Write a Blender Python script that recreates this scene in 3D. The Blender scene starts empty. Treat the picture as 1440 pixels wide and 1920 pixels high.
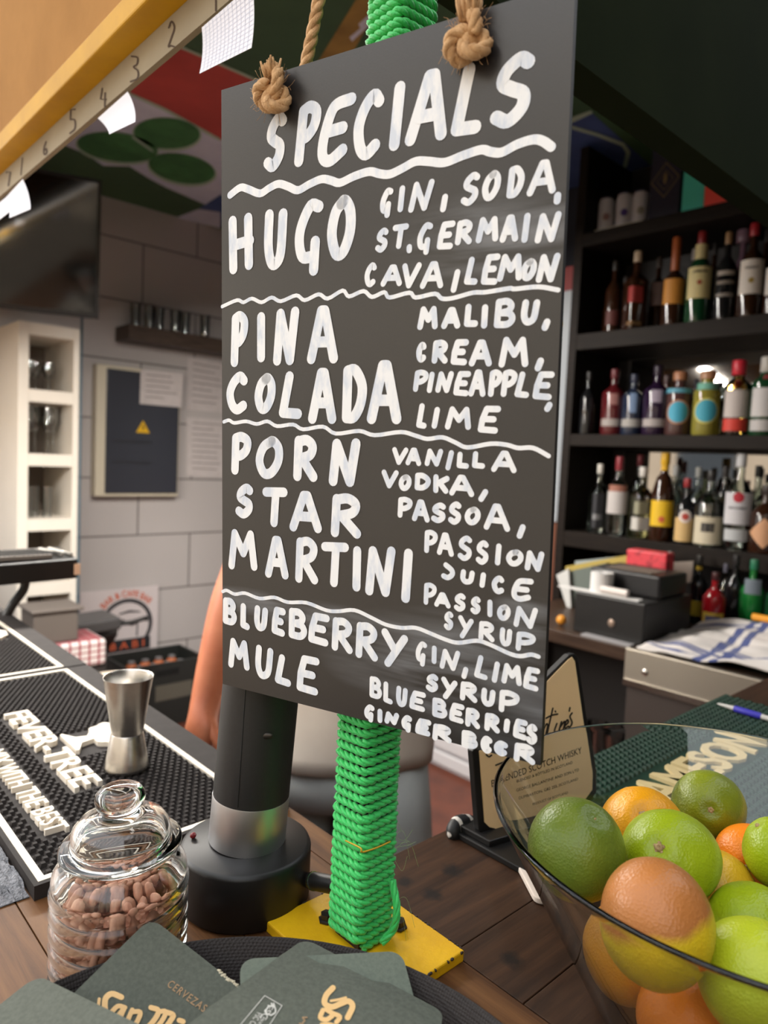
import bpy, bmesh, math, random
EXPOSURE = 1.08; SKY = 1.1; SUN = 4.0; FILL_LAMP = 50.0
from mathutils import Vector, Matrix, Euler, noise as mnoise
random.seed(7)
SC = bpy.context.scene
COL = SC.collection
V = Vector
# ------------------------------------------------------------------ camera
FPX = 1331.13
YAW, PIT, ROL = (math.radians(a) for a in (47.23, 4.283, 2.662))
_F = V((math.cos(YAW), math.sin(YAW), 0)); _R = V((math.sin(YAW), -math.cos(YAW), 0)); _U = V((0, 0, 1))
CF = _F * math.cos(PIT) - _U * math.sin(PIT)
_U2 = _U * math.cos(PIT) + _F * math.sin(PIT)
CR = _R * math.cos(ROL) + _U2 * math.sin(ROL)
CU = _U2 * math.cos(ROL) - _R * math.sin(ROL)
CAM = V((0, 0, 1.40))
cd = bpy.data.cameras.new('camera')
cd.sensor_fit = 'VERTICAL'; cd.sensor_height = 36.0; cd.sensor_width = 27.0
cd.lens = FPX / 1920 * 36.0
cd.clip_start = 0.02; cd.clip_end = 100
cd.dof.use_dof = True; cd.dof.focus_distance = 0.50; cd.dof.aperture_fstop = 7.0
cam = bpy.data.objects.new('camera', cd); COL.objects.link(cam)
M3 = Matrix((CR, CU, -CF)).transposed()
cam.matrix_world = Matrix.Translation(CAM) @ M3.to_4x4()
SC.camera = cam
# ------------------------------------------------------------------ look, world, sun
SC.view_settings.view_transform = 'Standard'; SC.view_settings.look = 'None'
SC.view_settings.gamma = 1.0; SC.view_settings.use_curve_mapping = False
SC.view_settings.exposure = EXPOSURE
SC.cycles.use_denoising = True
W = bpy.data.worlds.new('sky'); SC.world = W; W.use_nodes = True
wn = W.node_tree.nodes; wl_ = W.node_tree.links
bg = wn['Background']; bg.inputs['Strength'].default_value = SKY
tc = wn.new('ShaderNodeTexCoord'); sx = wn.new('ShaderNodeSeparateXYZ'); cr = wn.new('ShaderNodeValToRGB')
wl_.new(tc.outputs['Generated'], sx.inputs[0]); wl_.new(sx.outputs['Z'], cr.inputs[0]); wl_.new(cr.outputs[0], bg.inputs['Color'])
e = cr.color_ramp.elements
e[0].position = 0.0; e[0].color = (1.0, 0.96, 0.91, 1)
e[1].position = 0.55; e[1].color = (0.92, 0.95, 1.0, 1)
sd = bpy.data.lights.new('sun', 'SUN'); sd.energy = SUN; sd.angle = math.radians(0.6); sd.color = (1.0, 0.96, 0.90)
so = bpy.data.objects.new('sun', sd); COL.objects.link(so)
so.location = (6, 2, 12)
so.rotation_euler = V((-0.52, -0.42, -0.74)).to_track_quat('-Z', 'Y').to_euler()
# ------------------------------------------------------------------ pixel rays (photo frame 1440 x 1920) used only to measure positions on real planes
def ray(px, py): return CF + CR * ((px - 720) / FPX) - CU * ((py - 960) / FPX)
def onz(px, py, z): d = ray(px, py); return CAM + d * ((z - CAM.z) / d.z)
def onx(px, py, x): d = ray(px, py); return CAM + d * ((x - CAM.x) / d.x)
def ony(px, py, y): d = ray(px, py); return CAM + d * ((y - CAM.y) / d.y)
def atd(px, py, dep): return CAM + ray(px, py) * dep
def onp(px, py, o, n): d = ray(px, py); return CAM + d * ((o - CAM).dot(n) / d.dot(n))
def depth(p): return (V(p) - CAM).dot(CF)
# ------------------------------------------------------------------ object helpers
def tag(o, label=None, cat=None, group=None, kind=None):
    if label: o['label'] = label
    if cat: o['category'] = cat
    if group: o['group'] = group
    if kind: o['kind'] = kind
    return o
def thing(name, label, cat, loc=(0, 0, 0), group=None):
    o = bpy.data.objects.new(name, None); COL.objects.link(o)
    o.empty_display_size = 0.02; o.location = V(loc)
    return tag(o, label, cat, group)
def wloc(o):
    l = V((0, 0, 0))
    while o is not None: l = l + V(o.location); o = o.parent
    return l
class MB:
    def __init__(s): s.v = []; s.f = []; s.m = []; s.mi = 0
    def add(s, vs, fs):
        b = len(s.v); s.v += [V(p) for p in vs]
        for f in fs: s.f.append(tuple(b + i for i in f)); s.m.append(s.mi)
        return s
    def box(s, c, size, R=None):
        c = V(c); h = V(size) * .5; R = R or Matrix.Identity(3)
        vs = [c + R @ V((h.x * a, h.y * b_, h.z * d)) for a in (-1, 1) for b_ in (-1, 1) for d in (-1, 1)]
        return s.add(vs, [(0, 1, 3, 2), (4, 6, 7, 5), (0, 4, 5, 1), (2, 3, 7, 6), (0, 2, 6, 4), (1, 5, 7, 3)])
    def bx(s, x0, x1, y0, y1, z0, z1):
        return s.box(((x0 + x1) / 2, (y0 + y1) / 2, (z0 + z1) / 2), (x1 - x0, y1 - y0, z1 - z0))
    def prism(s, poly, off):
        n = len(poly); off = V(off); a = [V(p) for p in poly]; b = [p + off for p in a]
        fs = [tuple(range(n - 1, -1, -1)), tuple(range(n, 2 * n))] + [(i, (i + 1) % n, n + (i + 1) % n, n + i) for i in range(n)]
        return s.add(a + b, fs)
    def lathe(s, prof, n=32, c=(0, 0, 0), R=None, sq=None, a0=0.0):
        c = V(c); R = R or Matrix.Identity(3); rings = []; vs = []; fs = []
        for k, (r, z) in enumerate(prof):
            if r <= 1e-6: rings.append([len(vs)]); vs.append(c + R @ V((0, 0, z))); continue
            ring = []
            q = sq[k] if sq else 0
            for i in range(n):
                t = a0 + 2 * math.pi * i / n; rr = r
                if q: p = 2 + 6 * q; rr = r / (abs(math.cos(t - a0)) ** p + abs(math.sin(t - a0)) ** p) ** (1 / p) * (1 - .12 * q)
                ring.append(len(vs)); vs.append(c + R @ V((rr * math.cos(t), rr * math.sin(t), z)))
            rings.append(ring)
        for A, B in zip(rings, rings[1:]):
            for i in range(n):
                j = (i + 1) % n
                if len(A) == 1 and len(B) == 1: continue
                if len(A) == 1: fs.append((A[0], B[j], B[i]))
                elif len(B) == 1: fs.append((A[i], A[j], B[0]))
                else: fs.append((A[i], A[j], B[j], B[i]))
        if len(rings[0]) > 1 and prof[0] != prof[-1]: fs.append(tuple(reversed(rings[0])))
        if len(rings[-1]) > 1 and prof[0] != prof[-1]: fs.append(tuple(rings[-1]))
        return s.add(vs, fs)
    def tube(s, path, r, k=8, cap=True, closed=False):
        P = [V(p) for p in path]; n = len(P); rad = r if hasattr(r, '__len__') else [r] * n
        fr = frames(P); vs = []; fs = []
        for i in range(n):
            T, N, B = fr[i]
            for j in range(k):
                t = 2 * math.pi * j / k
                vs.append(P[i] + (N * math.cos(t) + B * math.sin(t)) * rad[i])
        for i in range(n - 1 if not closed else n):
            for j in range(k):
                a = i * k + j; b = i * k + (j + 1) % k; i2 = (i + 1) % n
                fs.append((a, b, i2 * k + (j + 1) % k, i2 * k + j))
        if cap and not closed: fs += [tuple(range(k - 1, -1, -1)), tuple(range((n - 1) * k, n * k))]
        return s.add(vs, fs)
    def ball(s, c, r, nu=20, nv=12, R=None):
        c = V(c); r = V(r) if hasattr(r, '__len__') else V((r, r, r)); R = R or Matrix.Identity(3)
        vs = [c + R @ V((0, 0, -r.z))]; fs = []
        for j in range(1, nv):
            p = -math.pi / 2 + math.pi * j / nv
            for i in range(nu):
                t = 2 * math.pi * i / nu
                vs.append(c + R @ V((r.x * math.cos(p) * math.cos(t), r.y * math.cos(p) * math.sin(t), r.z * math.sin(p))))
        vs.append(c + R @ V((0, 0, r.z))); L = len(vs) - 1
        for i in range(nu):
            j = (i + 1) % nu
            fs.append((0, 1 + j, 1 + i)); fs.append((L, 1 + (nv - 2) * nu + i, 1 + (nv - 2) * nu + j))
            for q in range(nv - 2): a = 1 + q * nu; fs.append((a + i, a + j, a + nu + j, a + nu + i))
        return s.add(vs, fs)
    def build(s, name, mats, parent=None, smooth=30, bevel=0, segs=2, sub=0, loc=None):
        me = bpy.data.meshes.new(name)
        if parent is not None: off = wloc(parent); base = V((0, 0, 0))
        else:
            if loc is None:
                xs = [p.x for p in s.v]; ys = [p.y for p in s.v]; zs = [p.z for p in s.v]
                loc = V(((min(xs) + max(xs)) / 2, (min(ys) + max(ys)) / 2, min(zs)))
            off = V(loc); base = off
        me.from_pydata([tuple(p - off) for p in s.v], [], s.f)
        ml = mats if isinstance(mats, (list, tuple)) else [mats]
        for m in ml: me.materials.append(m)
        if len(ml) > 1: me.polygons.foreach_set('material_index', s.m)
        me.validate()
        if smooth:
            me.polygons.foreach_set('use_smooth', [True] * len(me.polygons))
            if smooth < 180: me.set_sharp_from_angle(angle=math.radians(smooth))
        me.update()
        o = bpy.data.objects.new(name, me); COL.objects.link(o); o.location = base
        if parent is not None: o.parent = parent
        if bevel:
            b = o.modifiers.new('bevel', 'BEVEL'); b.width = bevel; b.segments = segs; b.limit_method = 'ANGLE'; b.angle_limit = math.radians(40)
        if sub:
            m = o.modifiers.new('sub', 'SUBSURF'); m.levels = sub; m.render_levels = sub
        return o
def frames(P):
    n = len(P); out = []
    T = [(P[min(i + 1, n - 1)] - P[max(i - 1, 0)]).normalized() for i in range(n)]
    ref = V((0, 0, 1)) if abs(T[0].z) < .9 else V((1, 0, 0))
    N = (ref - T[0] * ref.dot(T[0])).normalized()
    for i in range(n):
        N = (N - T[i] * N.dot(T[i]))
        if N.length < 1e-6: N = T[i].orthogonal()
        N.normalize(); out.append((T[i], N, T[i].cross(N)))
    return out
def catmull(pts, m=6):
    pts = [V(p) for p in pts]
    if len(pts) < 3: return pts
    o = []
    Q = [pts[0] * 2 - pts[1]] + pts + [pts[-1] * 2 - pts[-2]]
    for i in range(1, len(Q) - 2):
        for k in range(m):
            t = k / m; a, b, c, d = Q[i - 1], Q[i], Q[i + 1], Q[i + 2]
            o.append(.5 * ((2 * b) + (c - a) * t + (2 * a - 5 * b + 4 * c - d) * t * t + (3 * b - a - 3 * c + d) * t ** 3))
    o.append(pts[-1]); return o
def resample(P, step):
    P = [V(p) for p in P]; L = [0]
    for a, b in zip(P, P[1:]): L.append(L[-1] + (b - a).length)
    n = max(2, int(L[-1] / step) + 1); o = []; j = 0
    for i in range(n):
        d = L[-1] * i / (n - 1)
        while j < len(L) - 2 and L[j + 1] < d: j += 1
        t = (d - L[j]) / max(L[j + 1] - L[j], 1e-9); o.append(P[j].lerp(P[j + 1], min(max(t, 0), 1)))
    return o
def twisted(mb, path, R, pitch, step, n=3, rs=None, k=5, ph=0.0):
    P = resample(path, step); fr = frames(P); rs = rs or R * .56; ro = R - rs; s = 0
    for q in range(n):
        pts = []; s = 0
        for i, p in enumerate(P):
            if i: s += (P[i] - P[i - 1]).length
            a = ph + 2 * math.pi * (s / pitch + q / n); T, N, B = fr[i]
            pts.append(p + (N * math.cos(a) + B * math.sin(a)) * ro)
        mb.tube(pts, rs, k)
def copy_tree(o, loc, parent=None):
    c = o.copy(); COL.objects.link(c)
    if parent is not None: c.parent = parent
    else: c.location = V(loc)
    for ch in list(o.children): copy_tree(ch, None, c)
    return c
def text_geo(s, size=1.0, ext=0.0, bold=0.0, spacing=1.0, align='LEFT'):
    cu = bpy.data.curves.new('t', 'FONT'); cu.body = s; cu.size = size; cu.extrude = ext; cu.offset = bold
    cu.space_character = spacing; cu.align_x = align; cu.resolution_u = 3
    o = bpy.data.objects.new('t', cu); COL.objects.link(o)
    dg = bpy.context.evaluated_depsgraph_get(); dg.update()
    me = bpy.data.meshes.new_from_object(o.evaluated_get(dg))
    vs = [V(v.co) for v in me.vertices]; fs = [tuple(p.vertices) for p in me.polygons]
    bpy.data.objects.remove(o); bpy.data.curves.remove(cu); bpy.data.meshes.remove(me)
    return vs, fs
def put_text(mb, s, o, u, v, n, w=None, h=1.0, ext=0.0, bold=0.0, lift=.0004, shear=0.0, spacing=1.0, align='LEFT', bend=None):
    """text on the plane o,u(right),v(up),n: cap height h, total width w"""
    vs, fs = text_geo(s, 1.0, 0, bold, spacing)
    if not vs: return
    x0 = min(p.x for p in vs); x1 = max(p.x for p in vs); y1 = 0.729; 
    sx_ = (w / (x1 - x0)) if w else h / y1
    sy_ = h / y1
    base = []
    for p in vs:
        x = (p.x - x0) * sx_ + p.y * sy_ * shear; y = p.y * sy_
        if align == 'CENTER': x -= (x1 - x0) * sx_ / 2
        if bend: a = x / bend; rr = bend + y; x = rr * math.sin(a); y = rr * math.cos(a) - bend
        base.append(V(o) + V(u) * x + V(v) * y + V(n) * lift)
    if ext <= 0: mb.add(base, fs); return
    top = [p + V(n) * ext for p in base]; nb = len(base); cnt = {}
    for f in fs:
        for a, b in zip(f, f[1:] + f[:1]): cnt[(a, b)] = 1
    side = [(a, b, nb + b, nb + a) for (a, b) in cnt if (b, a) not in cnt]
    mb.add(base + top, [tuple(i + nb for i in f) for f in fs] + side)
def stroke(mb, pts, w, lift_fn, k=0):
    """one brush stroke without overlaps: pts 2D, half-width w/2, rounded ends; lift_fn maps 2D, layer to world"""
    P = [V((p[0], p[1])) for p in pts]; P = [p for i, p in enumerate(P) if i == 0 or (p - P[i - 1]).length > 1e-7]; h = w / 2; n = len(P)
    if n < 2: return
    T = [(P[min(i + 1, n - 1)] - P[max(i - 1, 0)]).normalized() for i in range(n)]
    left = []; right = []
    for i in range(n):
        N = V((-T[i].y, T[i].x)) * h; left.append(P[i] + N); right.append(P[i] - N)
    vs = left + right; fs = [(i, n + i, n + i + 1, i + 1) for i in range(n - 1)]
    for end, sg in ((0, -1), (n - 1, 1)):
        a0 = math.atan2(T[end].y, T[end].x); ring = []
        for q in range(1, 6):
            a = a0 + sg * (math.pi / 2) - sg * math.pi * q / 6 if sg > 0 else a0 + math.pi / 2 + math.pi * q / 6
            ring.append(len(vs)); vs.append(P[end] + V((math.cos(a), math.sin(a))) * h)
        fs.append((end,) + tuple(ring) + (n + end,))
    mb.add([lift_fn(v, k) for v in vs], fs)
# ------------------------------------------------------------------ materials
MATS = {}
def nd(nt, typ, **kw):
    n = nt.nodes.new('ShaderNode' + typ)
    for k, v in kw.items(): setattr(n, k, v)
    return n
def srgb(*c):
    f = lambda x: (x / 12.92 if x <= .04045 else ((x + .055) / 1.055) ** 2.4)
    return tuple(f(v / 255.0) for v in c) + (1.0,)
def pm(name, col, rough=.5, metal=0.0, col2=None, nscale=20, stretch=(1, 1, 1), bump=0.0, bscale=200, spec=.5, trans=0.0, ior=1.45, sheen=0, contrast=(.35, .65), coat=0, aniso=0, bstretch=None, emit=None):
    if name in MATS: return MATS[name]
    m = bpy.data.materials.new(name); m.use_nodes = True; nt = m.node_tree; L = nt.links
    b = nt.nodes['Principled BSDF']; b.inputs['Base Color'].default_value = col
    b.inputs['Roughness'].default_value = rough; b.inputs['Metallic'].default_value = metal
    b.inputs['Specular IOR Level'].default_value = spec; b.inputs['IOR'].default_value = ior
    b.inputs['Transmission Weight'].default_value = trans; b.inputs['Sheen Weight'].default_value = sheen
    b.inputs['Coat Weight'].default_value = coat
    if aniso: b.inputs['Anisotropic'].default_value = aniso
    if emit: b.inputs['Emission Color'].default_value = emit[0]; b.inputs['Emission Strength'].default_value = emit[1]
    if col2 or bump:
        t = nd(nt, 'TexCoord'); mp = nd(nt, 'Mapping'); mp.inputs['Scale'].default_value = stretch
        L.new(t.outputs['Object'], mp.inputs[0])
    if col2:
        n = nd(nt, 'TexNoise'); n.inputs['Scale'].default_value = nscale; n.inputs['Detail'].default_value = 5; n.inputs['Roughness'].default_value = .62
        L.new(mp.outputs[0], n.inputs['Vector'])
        r = nd(nt, 'ValToRGB'); r.color_ramp.elements[0].position = contrast[0]; r.color_ramp.elements[1].position = contrast[1]
        r.color_ramp.elements[0].color = col; r.color_ramp.elements[1].color = col2
        L.new(n.outputs['Fac'], r.inputs[0]); L.new(r.outputs[0], b.inputs['Base Color'])
    if bump:
        n2 = nd(nt, 'TexNoise'); n2.inputs['Scale'].default_value = bscale; n2.inputs['Detail'].default_value = 3
        if bstretch:
            mp2 = nd(nt, 'Mapping'); mp2.inputs['Scale'].default_value = bstretch; L.new(t.outputs['Object'], mp2.inputs[0]); L.new(mp2.outputs[0], n2.inputs['Vector'])
        else: L.new(mp.outputs[0], n2.inputs['Vector'])
        bp = nd(nt, 'Bump'); bp.inputs['Strength'].default_value = bump; bp.inputs['Distance'].default_value = .002
        L.new(n2.outputs['Fac'], bp.inputs['Height']); L.new(bp.outputs[0], b.inputs['Normal'])
    MATS[name] = m; return m
def thin_glass(name, tint=(.9, .93, .93, 1), refl=.08, rough=.03):
    if name in MATS: return MATS[name]
    m = bpy.data.materials.new(name); m.use_nodes = True; nt = m.node_tree; L = nt.links
    nt.nodes.remove(nt.nodes['Principled BSDF']); out = nt.nodes['Material Output']
    a = nd(nt, 'BsdfTransparent'); a.inputs[0].default_value = tint
    g = nd(nt, 'BsdfGlossy'); g.inputs['Roughness'].default_value = rough
    f = nd(nt, 'Fresnel'); f.inputs[0].default_value = 1.5
    ad = nd(nt, 'Math', operation='MAXIMUM'); ad.inputs[1].default_value = refl; L.new(f.outputs[0], ad.inputs[0])
    x = nd(nt, 'MixShader'); L.new(ad.outputs[0], x.inputs[0]); L.new(a.outputs[0], x.inputs[1]); L.new(g.outputs[0], x.inputs[2])
    L.new(x.outputs[0], out.inputs[0]); MATS[name] = m; return m
def glass(name, col=(1, 1, 1, 1), ior=1.47, rough=0.0):
    if name in MATS: return MATS[name]
    m = bpy.data.materials.new(name); m.use_nodes = True; nt = m.node_tree
    nt.nodes.remove(nt.nodes['Principled BSDF']); g = nd(nt, 'BsdfGlass'); g.inputs['Color'].default_value = col
    g.inputs['IOR'].default_value = ior; g.inputs['Roughness'].default_value = rough
    nt.links.new(g.outputs[0], nt.nodes['Material Output'].inputs[0]); MATS[name] = m; return m
def wood(name, c1, c2, c3, along='x', scale=1.0, rough=.45, knots=None, spec=.22):
    if name in MATS: return MATS[name]
    m = bpy.data.materials.new(name); m.use_nodes = True; nt = m.node_tree; L = nt.links; b = nt.nodes['Principled BSDF']
    t = nd(nt, 'TexCoord'); mp = nd(nt, 'Mapping'); s = [14 * scale, 14 * scale, 14 * scale]; s['xyz'.index(along)] = 1.2 * scale
    mp.inputs['Scale'].default_value = s; L.new(t.outputs['Object'], mp.inputs[0])
    n = nd(nt, 'TexNoise'); n.inputs['Scale'].default_value = 6; n.inputs['Detail'].default_value = 8; n.inputs['Roughness'].default_value = .65; n.inputs['Distortion'].default_value = .4
    L.new(mp.outputs[0], n.inputs['Vector'])
    r = nd(nt, 'ValToRGB'); el = r.color_ramp.elements; el[0].position = .3; el[0].color = c1; el[1].position = .7; el[1].color = c3
    k = el.new(.5); k.color = c2
    L.new(n.outputs['Fac'], r.inputs[0]); last = r.outputs[0]
    n3 = nd(nt, 'TexNoise'); n3.inputs['Scale'].default_value = 9; L.new(t.outputs['Object'], n3.inputs['Vector'])
    for (kx, ky, kr) in (knots or []):
        vm = nd(nt, 'VectorMath', operation='DISTANCE'); vm.inputs[1].default_value = (kx, ky, 0)
        mk = nd(nt, 'VectorMath', operation='MULTIPLY'); mk.inputs[1].default_value = (1, 1, 0); L.new(t.outputs['Object'], mk.inputs[0])
        ns = nd(nt, 'TexNoise'); ns.inputs['Scale'].default_value = 120; L.new(t.outputs['Object'], ns.inputs['Vector'])
        L.new(mk.outputs[0], vm.inputs[0])
        ad = nd(nt, 'Math', operation='MULTIPLY_ADD'); ad.inputs[1].default_value = kr * 1.2; L.new(ns.outputs['Fac'], ad.inputs[0]); L.new(vm.outputs['Value'], ad.inputs[2])
        mr = nd(nt, 'MapRange'); mr.inputs[1].default_value = kr * 1.05; mr.inputs[2].default_value = kr * 1.75; mr.inputs[3].default_value = .88; mr.inputs[4].default_value = 0
        L.new(ad.outputs[0], mr.inputs[0]); mx = nd(nt, 'Mix', data_type='RGBA')
        L.new(mr.outputs[0], mx.inputs[0]); L.new(last, mx.inputs[6]); mx.inputs[7].default_value = srgb(26, 22, 20); last = mx.outputs[2]
    L.new(last, b.inputs['Base Color']); b.inputs['Roughness'].default_value = rough; b.inputs['Specular IOR Level'].default_value = spec
    bp = nd(nt, 'Bump'); bp.inputs['Strength'].default_value = .25; bp.inputs['Distance'].default_value = .001; L.new(n.outputs['Fac'], bp.inputs['Height']); L.new(bp.outputs[0], b.inputs['Normal'])
    MATS[name] = m; return m
# ------------------------------------------------------------------ setting
def struct(o): o['kind'] = 'structure'; return o
YW, XB, ZC = 3.70, 2.80, 2.65
# street floor and terracotta staff floor
m_pave = pm('paving_stone', srgb(142, 128, 110), .8, col2=srgb(122, 110, 95), nscale=3)
m_terra = pm('terracotta_tile', srgb(112, 62, 46), .45, col2=srgb(86, 48, 38), nscale=6)
struct(MB().bx(-9, .2, -7, 9, -.05, 0).build('ground', m_pave, smooth=0))
struct(MB().bx(.2, 3.2, -1.1, YW + .1, -.05, 0).build('floor', m_terra, smooth=0))
# tiled wall at the far left
mt = bpy.data.materials.new('wall_tile'); mt.use_nodes = True; nt = mt.node_tree; b = nt.nodes['Principled BSDF']
t = nd(nt, 'TexCoord'); sp = nd(nt, 'SeparateXYZ'); cb = nd(nt, 'CombineXYZ'); nt.links.new(t.outputs['Object'], sp.inputs[0])
nt.links.new(sp.outputs['X'], cb.inputs[0]); nt.links.new(sp.outputs['Z'], cb.inputs[1])
mp = nd(nt, 'Mapping'); mp.inputs['Location'].default_value = (-1.617 + .614 * 4, -.006 + .614 * 4, 0); nt.links.new(cb.outputs[0], mp.inputs[0])
br = nd(nt, 'TexBrick'); br.inputs['Scale'].default_value = 1; br.inputs['Brick Width'].default_value = .614; br.inputs['Row Height'].default_value = .307
br.inputs['Mortar Size'].default_value = .005; br.inputs['Mortar Smooth'].default_value = .3
br.inputs['Color1'].default_value = srgb(196, 190, 188); br.inputs['Color2'].default_value = srgb(190, 184, 182); br.inputs['Mortar'].default_value = srgb(120, 114, 112)
nt.links.new(mp.outputs[0], br.inputs['Vector']); nt.links.new(br.outputs['Color'], b.inputs['Base Color']); b.inputs['Roughness'].default_value = .22
bp = nd(nt, 'Bump'); bp.invert = True; bp.inputs['Strength'].default_value = .6; bp.inputs['Distance'].default_value = .003
nt.links.new(br.outputs['Fac'], bp.inputs['Height']); nt.links.new(bp.outputs[0], b.inputs['Normal'])
struct(MB().bx(.3, XB + .2, YW, YW + .1, 0, ZC + .05).build('wall_left', mt, smooth=0, loc=(0, 0, 0)))
# dark back wall behind the bottles, and an unseen side wall added for shade
m_navy = pm('navy_paint', srgb(38, 42, 56), .6, col2=srgb(30, 33, 44), nscale=3)
struct(MB().bx(XB, XB + .1, -1.6, YW, 0, ZC + .05).build('wall_back', m_navy, smooth=0))
m_shade = pm('dark_render', srgb(58, 56, 52), .8, col2=srgb(48, 46, 43), nscale=4)
struct(MB().bx(-.25, XB + .1, -1.2, -1.1, 0, 6.0).build('shade_wall', m_shade, smooth=0))
# unseen block added over the bar to keep sun off bar and terrace
struct(MB().bx(.30, XB + .3, .47, YW + .1, ZC + .06, 6.0).build('sun_block_upper', pm('painted_render', srgb(205, 190, 165), .8), smooth=0))
# facades across the street
m_fac = pm('sunlit_render', srgb(204, 192, 174), .85, col2=srgb(188, 176, 158), nscale=1.2)
m_win = pm('window_dark', srgb(60, 70, 80), .15)
f = MB(); f.bx(-9.3, -9, -7, 9, 0, 6.5)
f.mi = 1
for k in range(5):
    for zz in (.3, 3.4): f.bx(-9.02, -8.96, -5.6 + 2.8 * k, -4.4 + 2.8 * k, zz, zz + 2.1)
struct(f.build('facade_street', [m_fac, m_win], smooth=0))
f = MB(); f.bx(-9, 2.0, -7.3, -7, 0, 5); f.mi = 1
for k in range(5): f.bx(-8.2 + 2.1 * k, -7.1 + 2.1 * k, -7.03, -6.96, .3, 2.4)
struct(f.build('facade_corner', [m_fac, m_win], smooth=0))
# ceiling with its painted mural
cg = [pm('mural_dark_green', srgb(74, 104, 71), .6, col2=srgb(64, 92, 64), nscale=2), pm('mural_red', srgb(204, 76, 69), .6, col2=srgb(179, 66, 61), nscale=3),
      pm('mural_lilac', srgb(226, 226, 244), .6, col2=srgb(206, 208, 230), nscale=4), pm('mural_clover', srgb(79, 138, 79), .6, col2=srgb(58, 107, 61), nscale=7),
      pm('mural_blue', srgb(79, 99, 156), .6, col2=srgb(58, 74, 122), nscale=3), pm('mural_brown', srgb(176, 140, 72), .6, col2=srgb(140, 108, 56), nscale=8), pm('mural_edge', srgb(179, 199, 179), .6)]
c = MB(); c.bx(.30, XB + .1, .47, YW, ZC, ZC + .05)
def patch(mi, pts, lay):
    c.mi = mi; c.add([onz(p[0], p[1], ZC - .0012 * lay) for p in pts], [tuple(range(len(pts)))])
def ell(cx, cy, rx, ry, a, n=28, notch=0.0):
    o = []
    for i in range(n):
        t = 2 * math.pi * i / n; k = 1 - notch * math.exp(-((math.cos(t) - 1) / .06) ** 2)
        x = rx * k * math.cos(t); y = ry * math.sin(t); o.append((cx + x * math.cos(a) - y * math.sin(a), cy + x * math.sin(a) + y * math.cos(a)))
    return o
patch(1, [(180, 40), (337, 87), (479, 149), (640, 215), (640, 350), (413, 262), (368, 237), (310, 205), (240, 174), (150, 130)], 1)
patch(2, [(150, 130), (240, 174), (310, 205), (368, 237), (413, 262), (640, 350), (640, 470), (413, 396), (312, 352), (278, 334), (243, 312), (194, 311), (163, 290), (121, 272), (60, 250)], 1)
patch(6, [(337, 85), (479, 147), (640, 213), (640, 218), (479, 152), (337, 90)], 2)
patch(6, [(240, 172), (310, 203), (368, 235), (413, 260), (413, 265), (366, 240), (308, 208), (240, 177)], 2)
for q in ((313, 250, 62, 29, .05), (220, 276, 76, 27, .12), (341, 316, 63, 27, .18)):
    patch(6, ell(q[0], q[1] + 2, q[2] + 3, q[3] + 3, q[4]), 2); patch(3, ell(*q), 3)
patch(6, [(250, 255), (285, 280), (290, 286), (282, 283), (246, 258)], 4)
patch(4, [(372, 392), (413, 365), (560, 400), (560, 470), (413, 425)], 2)
patch(2, [(330, 408), (372, 392), (413, 398), (413, 428), (380, 420)], 3)
patch(5, [(590, 125), (667, 0), (700, -50), (735, -50), (705, 20), (655, 110), (648, 140)], 1)
patch(2, [(655, 70), (692, 40), (690, 50), (660, 78)], 2); patch(2, [(672, 45), (700, 20), (700, 30), (676, 54)], 2)
patch(4, [(1000, 250), (1105, 208), (1400, 470), (1400, 560), (1000, 560)], 1)
patch(6, [(1000, 245), (1075, 219), (1108, 207), (1112, 212), (1078, 228), (1000, 258)], 2)
patch(6, [(1070, 235), (1120, 250), (1170, 268), (1182, 285), (1176, 312), (1150, 345), (1144, 344), (1168, 310), (1174, 287), (1166, 274), (1120, 256), (1070, 241)], 3)
struct(c.build('ceiling', cg, smooth=0, loc=(0, 0, 0)))
# dark green bulkhead over the right-hand counter
m_blk = pm('bulkhead_green', srgb(36, 44, 27), .9, col2=srgb(31, 39, 24), nscale=5, spec=.05)
zb = ony(1200, 265, .47).z
struct(MB().bx(.385, XB, .43, .47, zb, 6.0).build('trim_1', m_blk, smooth=0))
# ------------------------------------------------------------------ yellow overhead hatch frame on the left
XO = .30; zt = onx(0, 259, XO).z; zl = onx(0, 292, XO).z; XS = onz(0, 328, zl).x; zs = onx(0, 368, XS).z
m_yel = pm('yellow_paint', srgb(206, 154, 4), .5, col2=srgb(192, 142, 6), spec=.25, nscale=14)
m_tan = pm('tan_board', srgb(172, 124, 64), .8, col2=srgb(160, 114, 56), spec=.2, nscale=9, bump=.1)
m_cream = pm('cream_strip', srgb(156, 144, 120), .7, col2=srgb(146, 134, 112), spec=.2, nscale=8)
m_ink = pm('brown_ink', srgb(66, 46, 26), .8)
Y0, Y1 = .47, 3.69
ht = thing('hatch_frame', 'yellow overhead hatch frame with tan fascia board and numbered cream strip', 'hatch frame', (XO, Y0, zs))
MB().bx(XO - .004, XO + .02, Y0, Y1, zt, 2.62).build('fascia_board', m_tan, ht, smooth=0)
MB().bx(XO - .006, XS + .012, Y0, Y1, zl, zt).build('lip', m_yel, ht, smooth=0, bevel=.002)
st = MB().bx(XS, XS + .006, Y0, Y1, zs, zl - .0005).build('number_strip', m_cream, ht, smooth=0)
GL = {}
def L_(*p): return ('L', p)
def C_(*p): return ('C', p)
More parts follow.
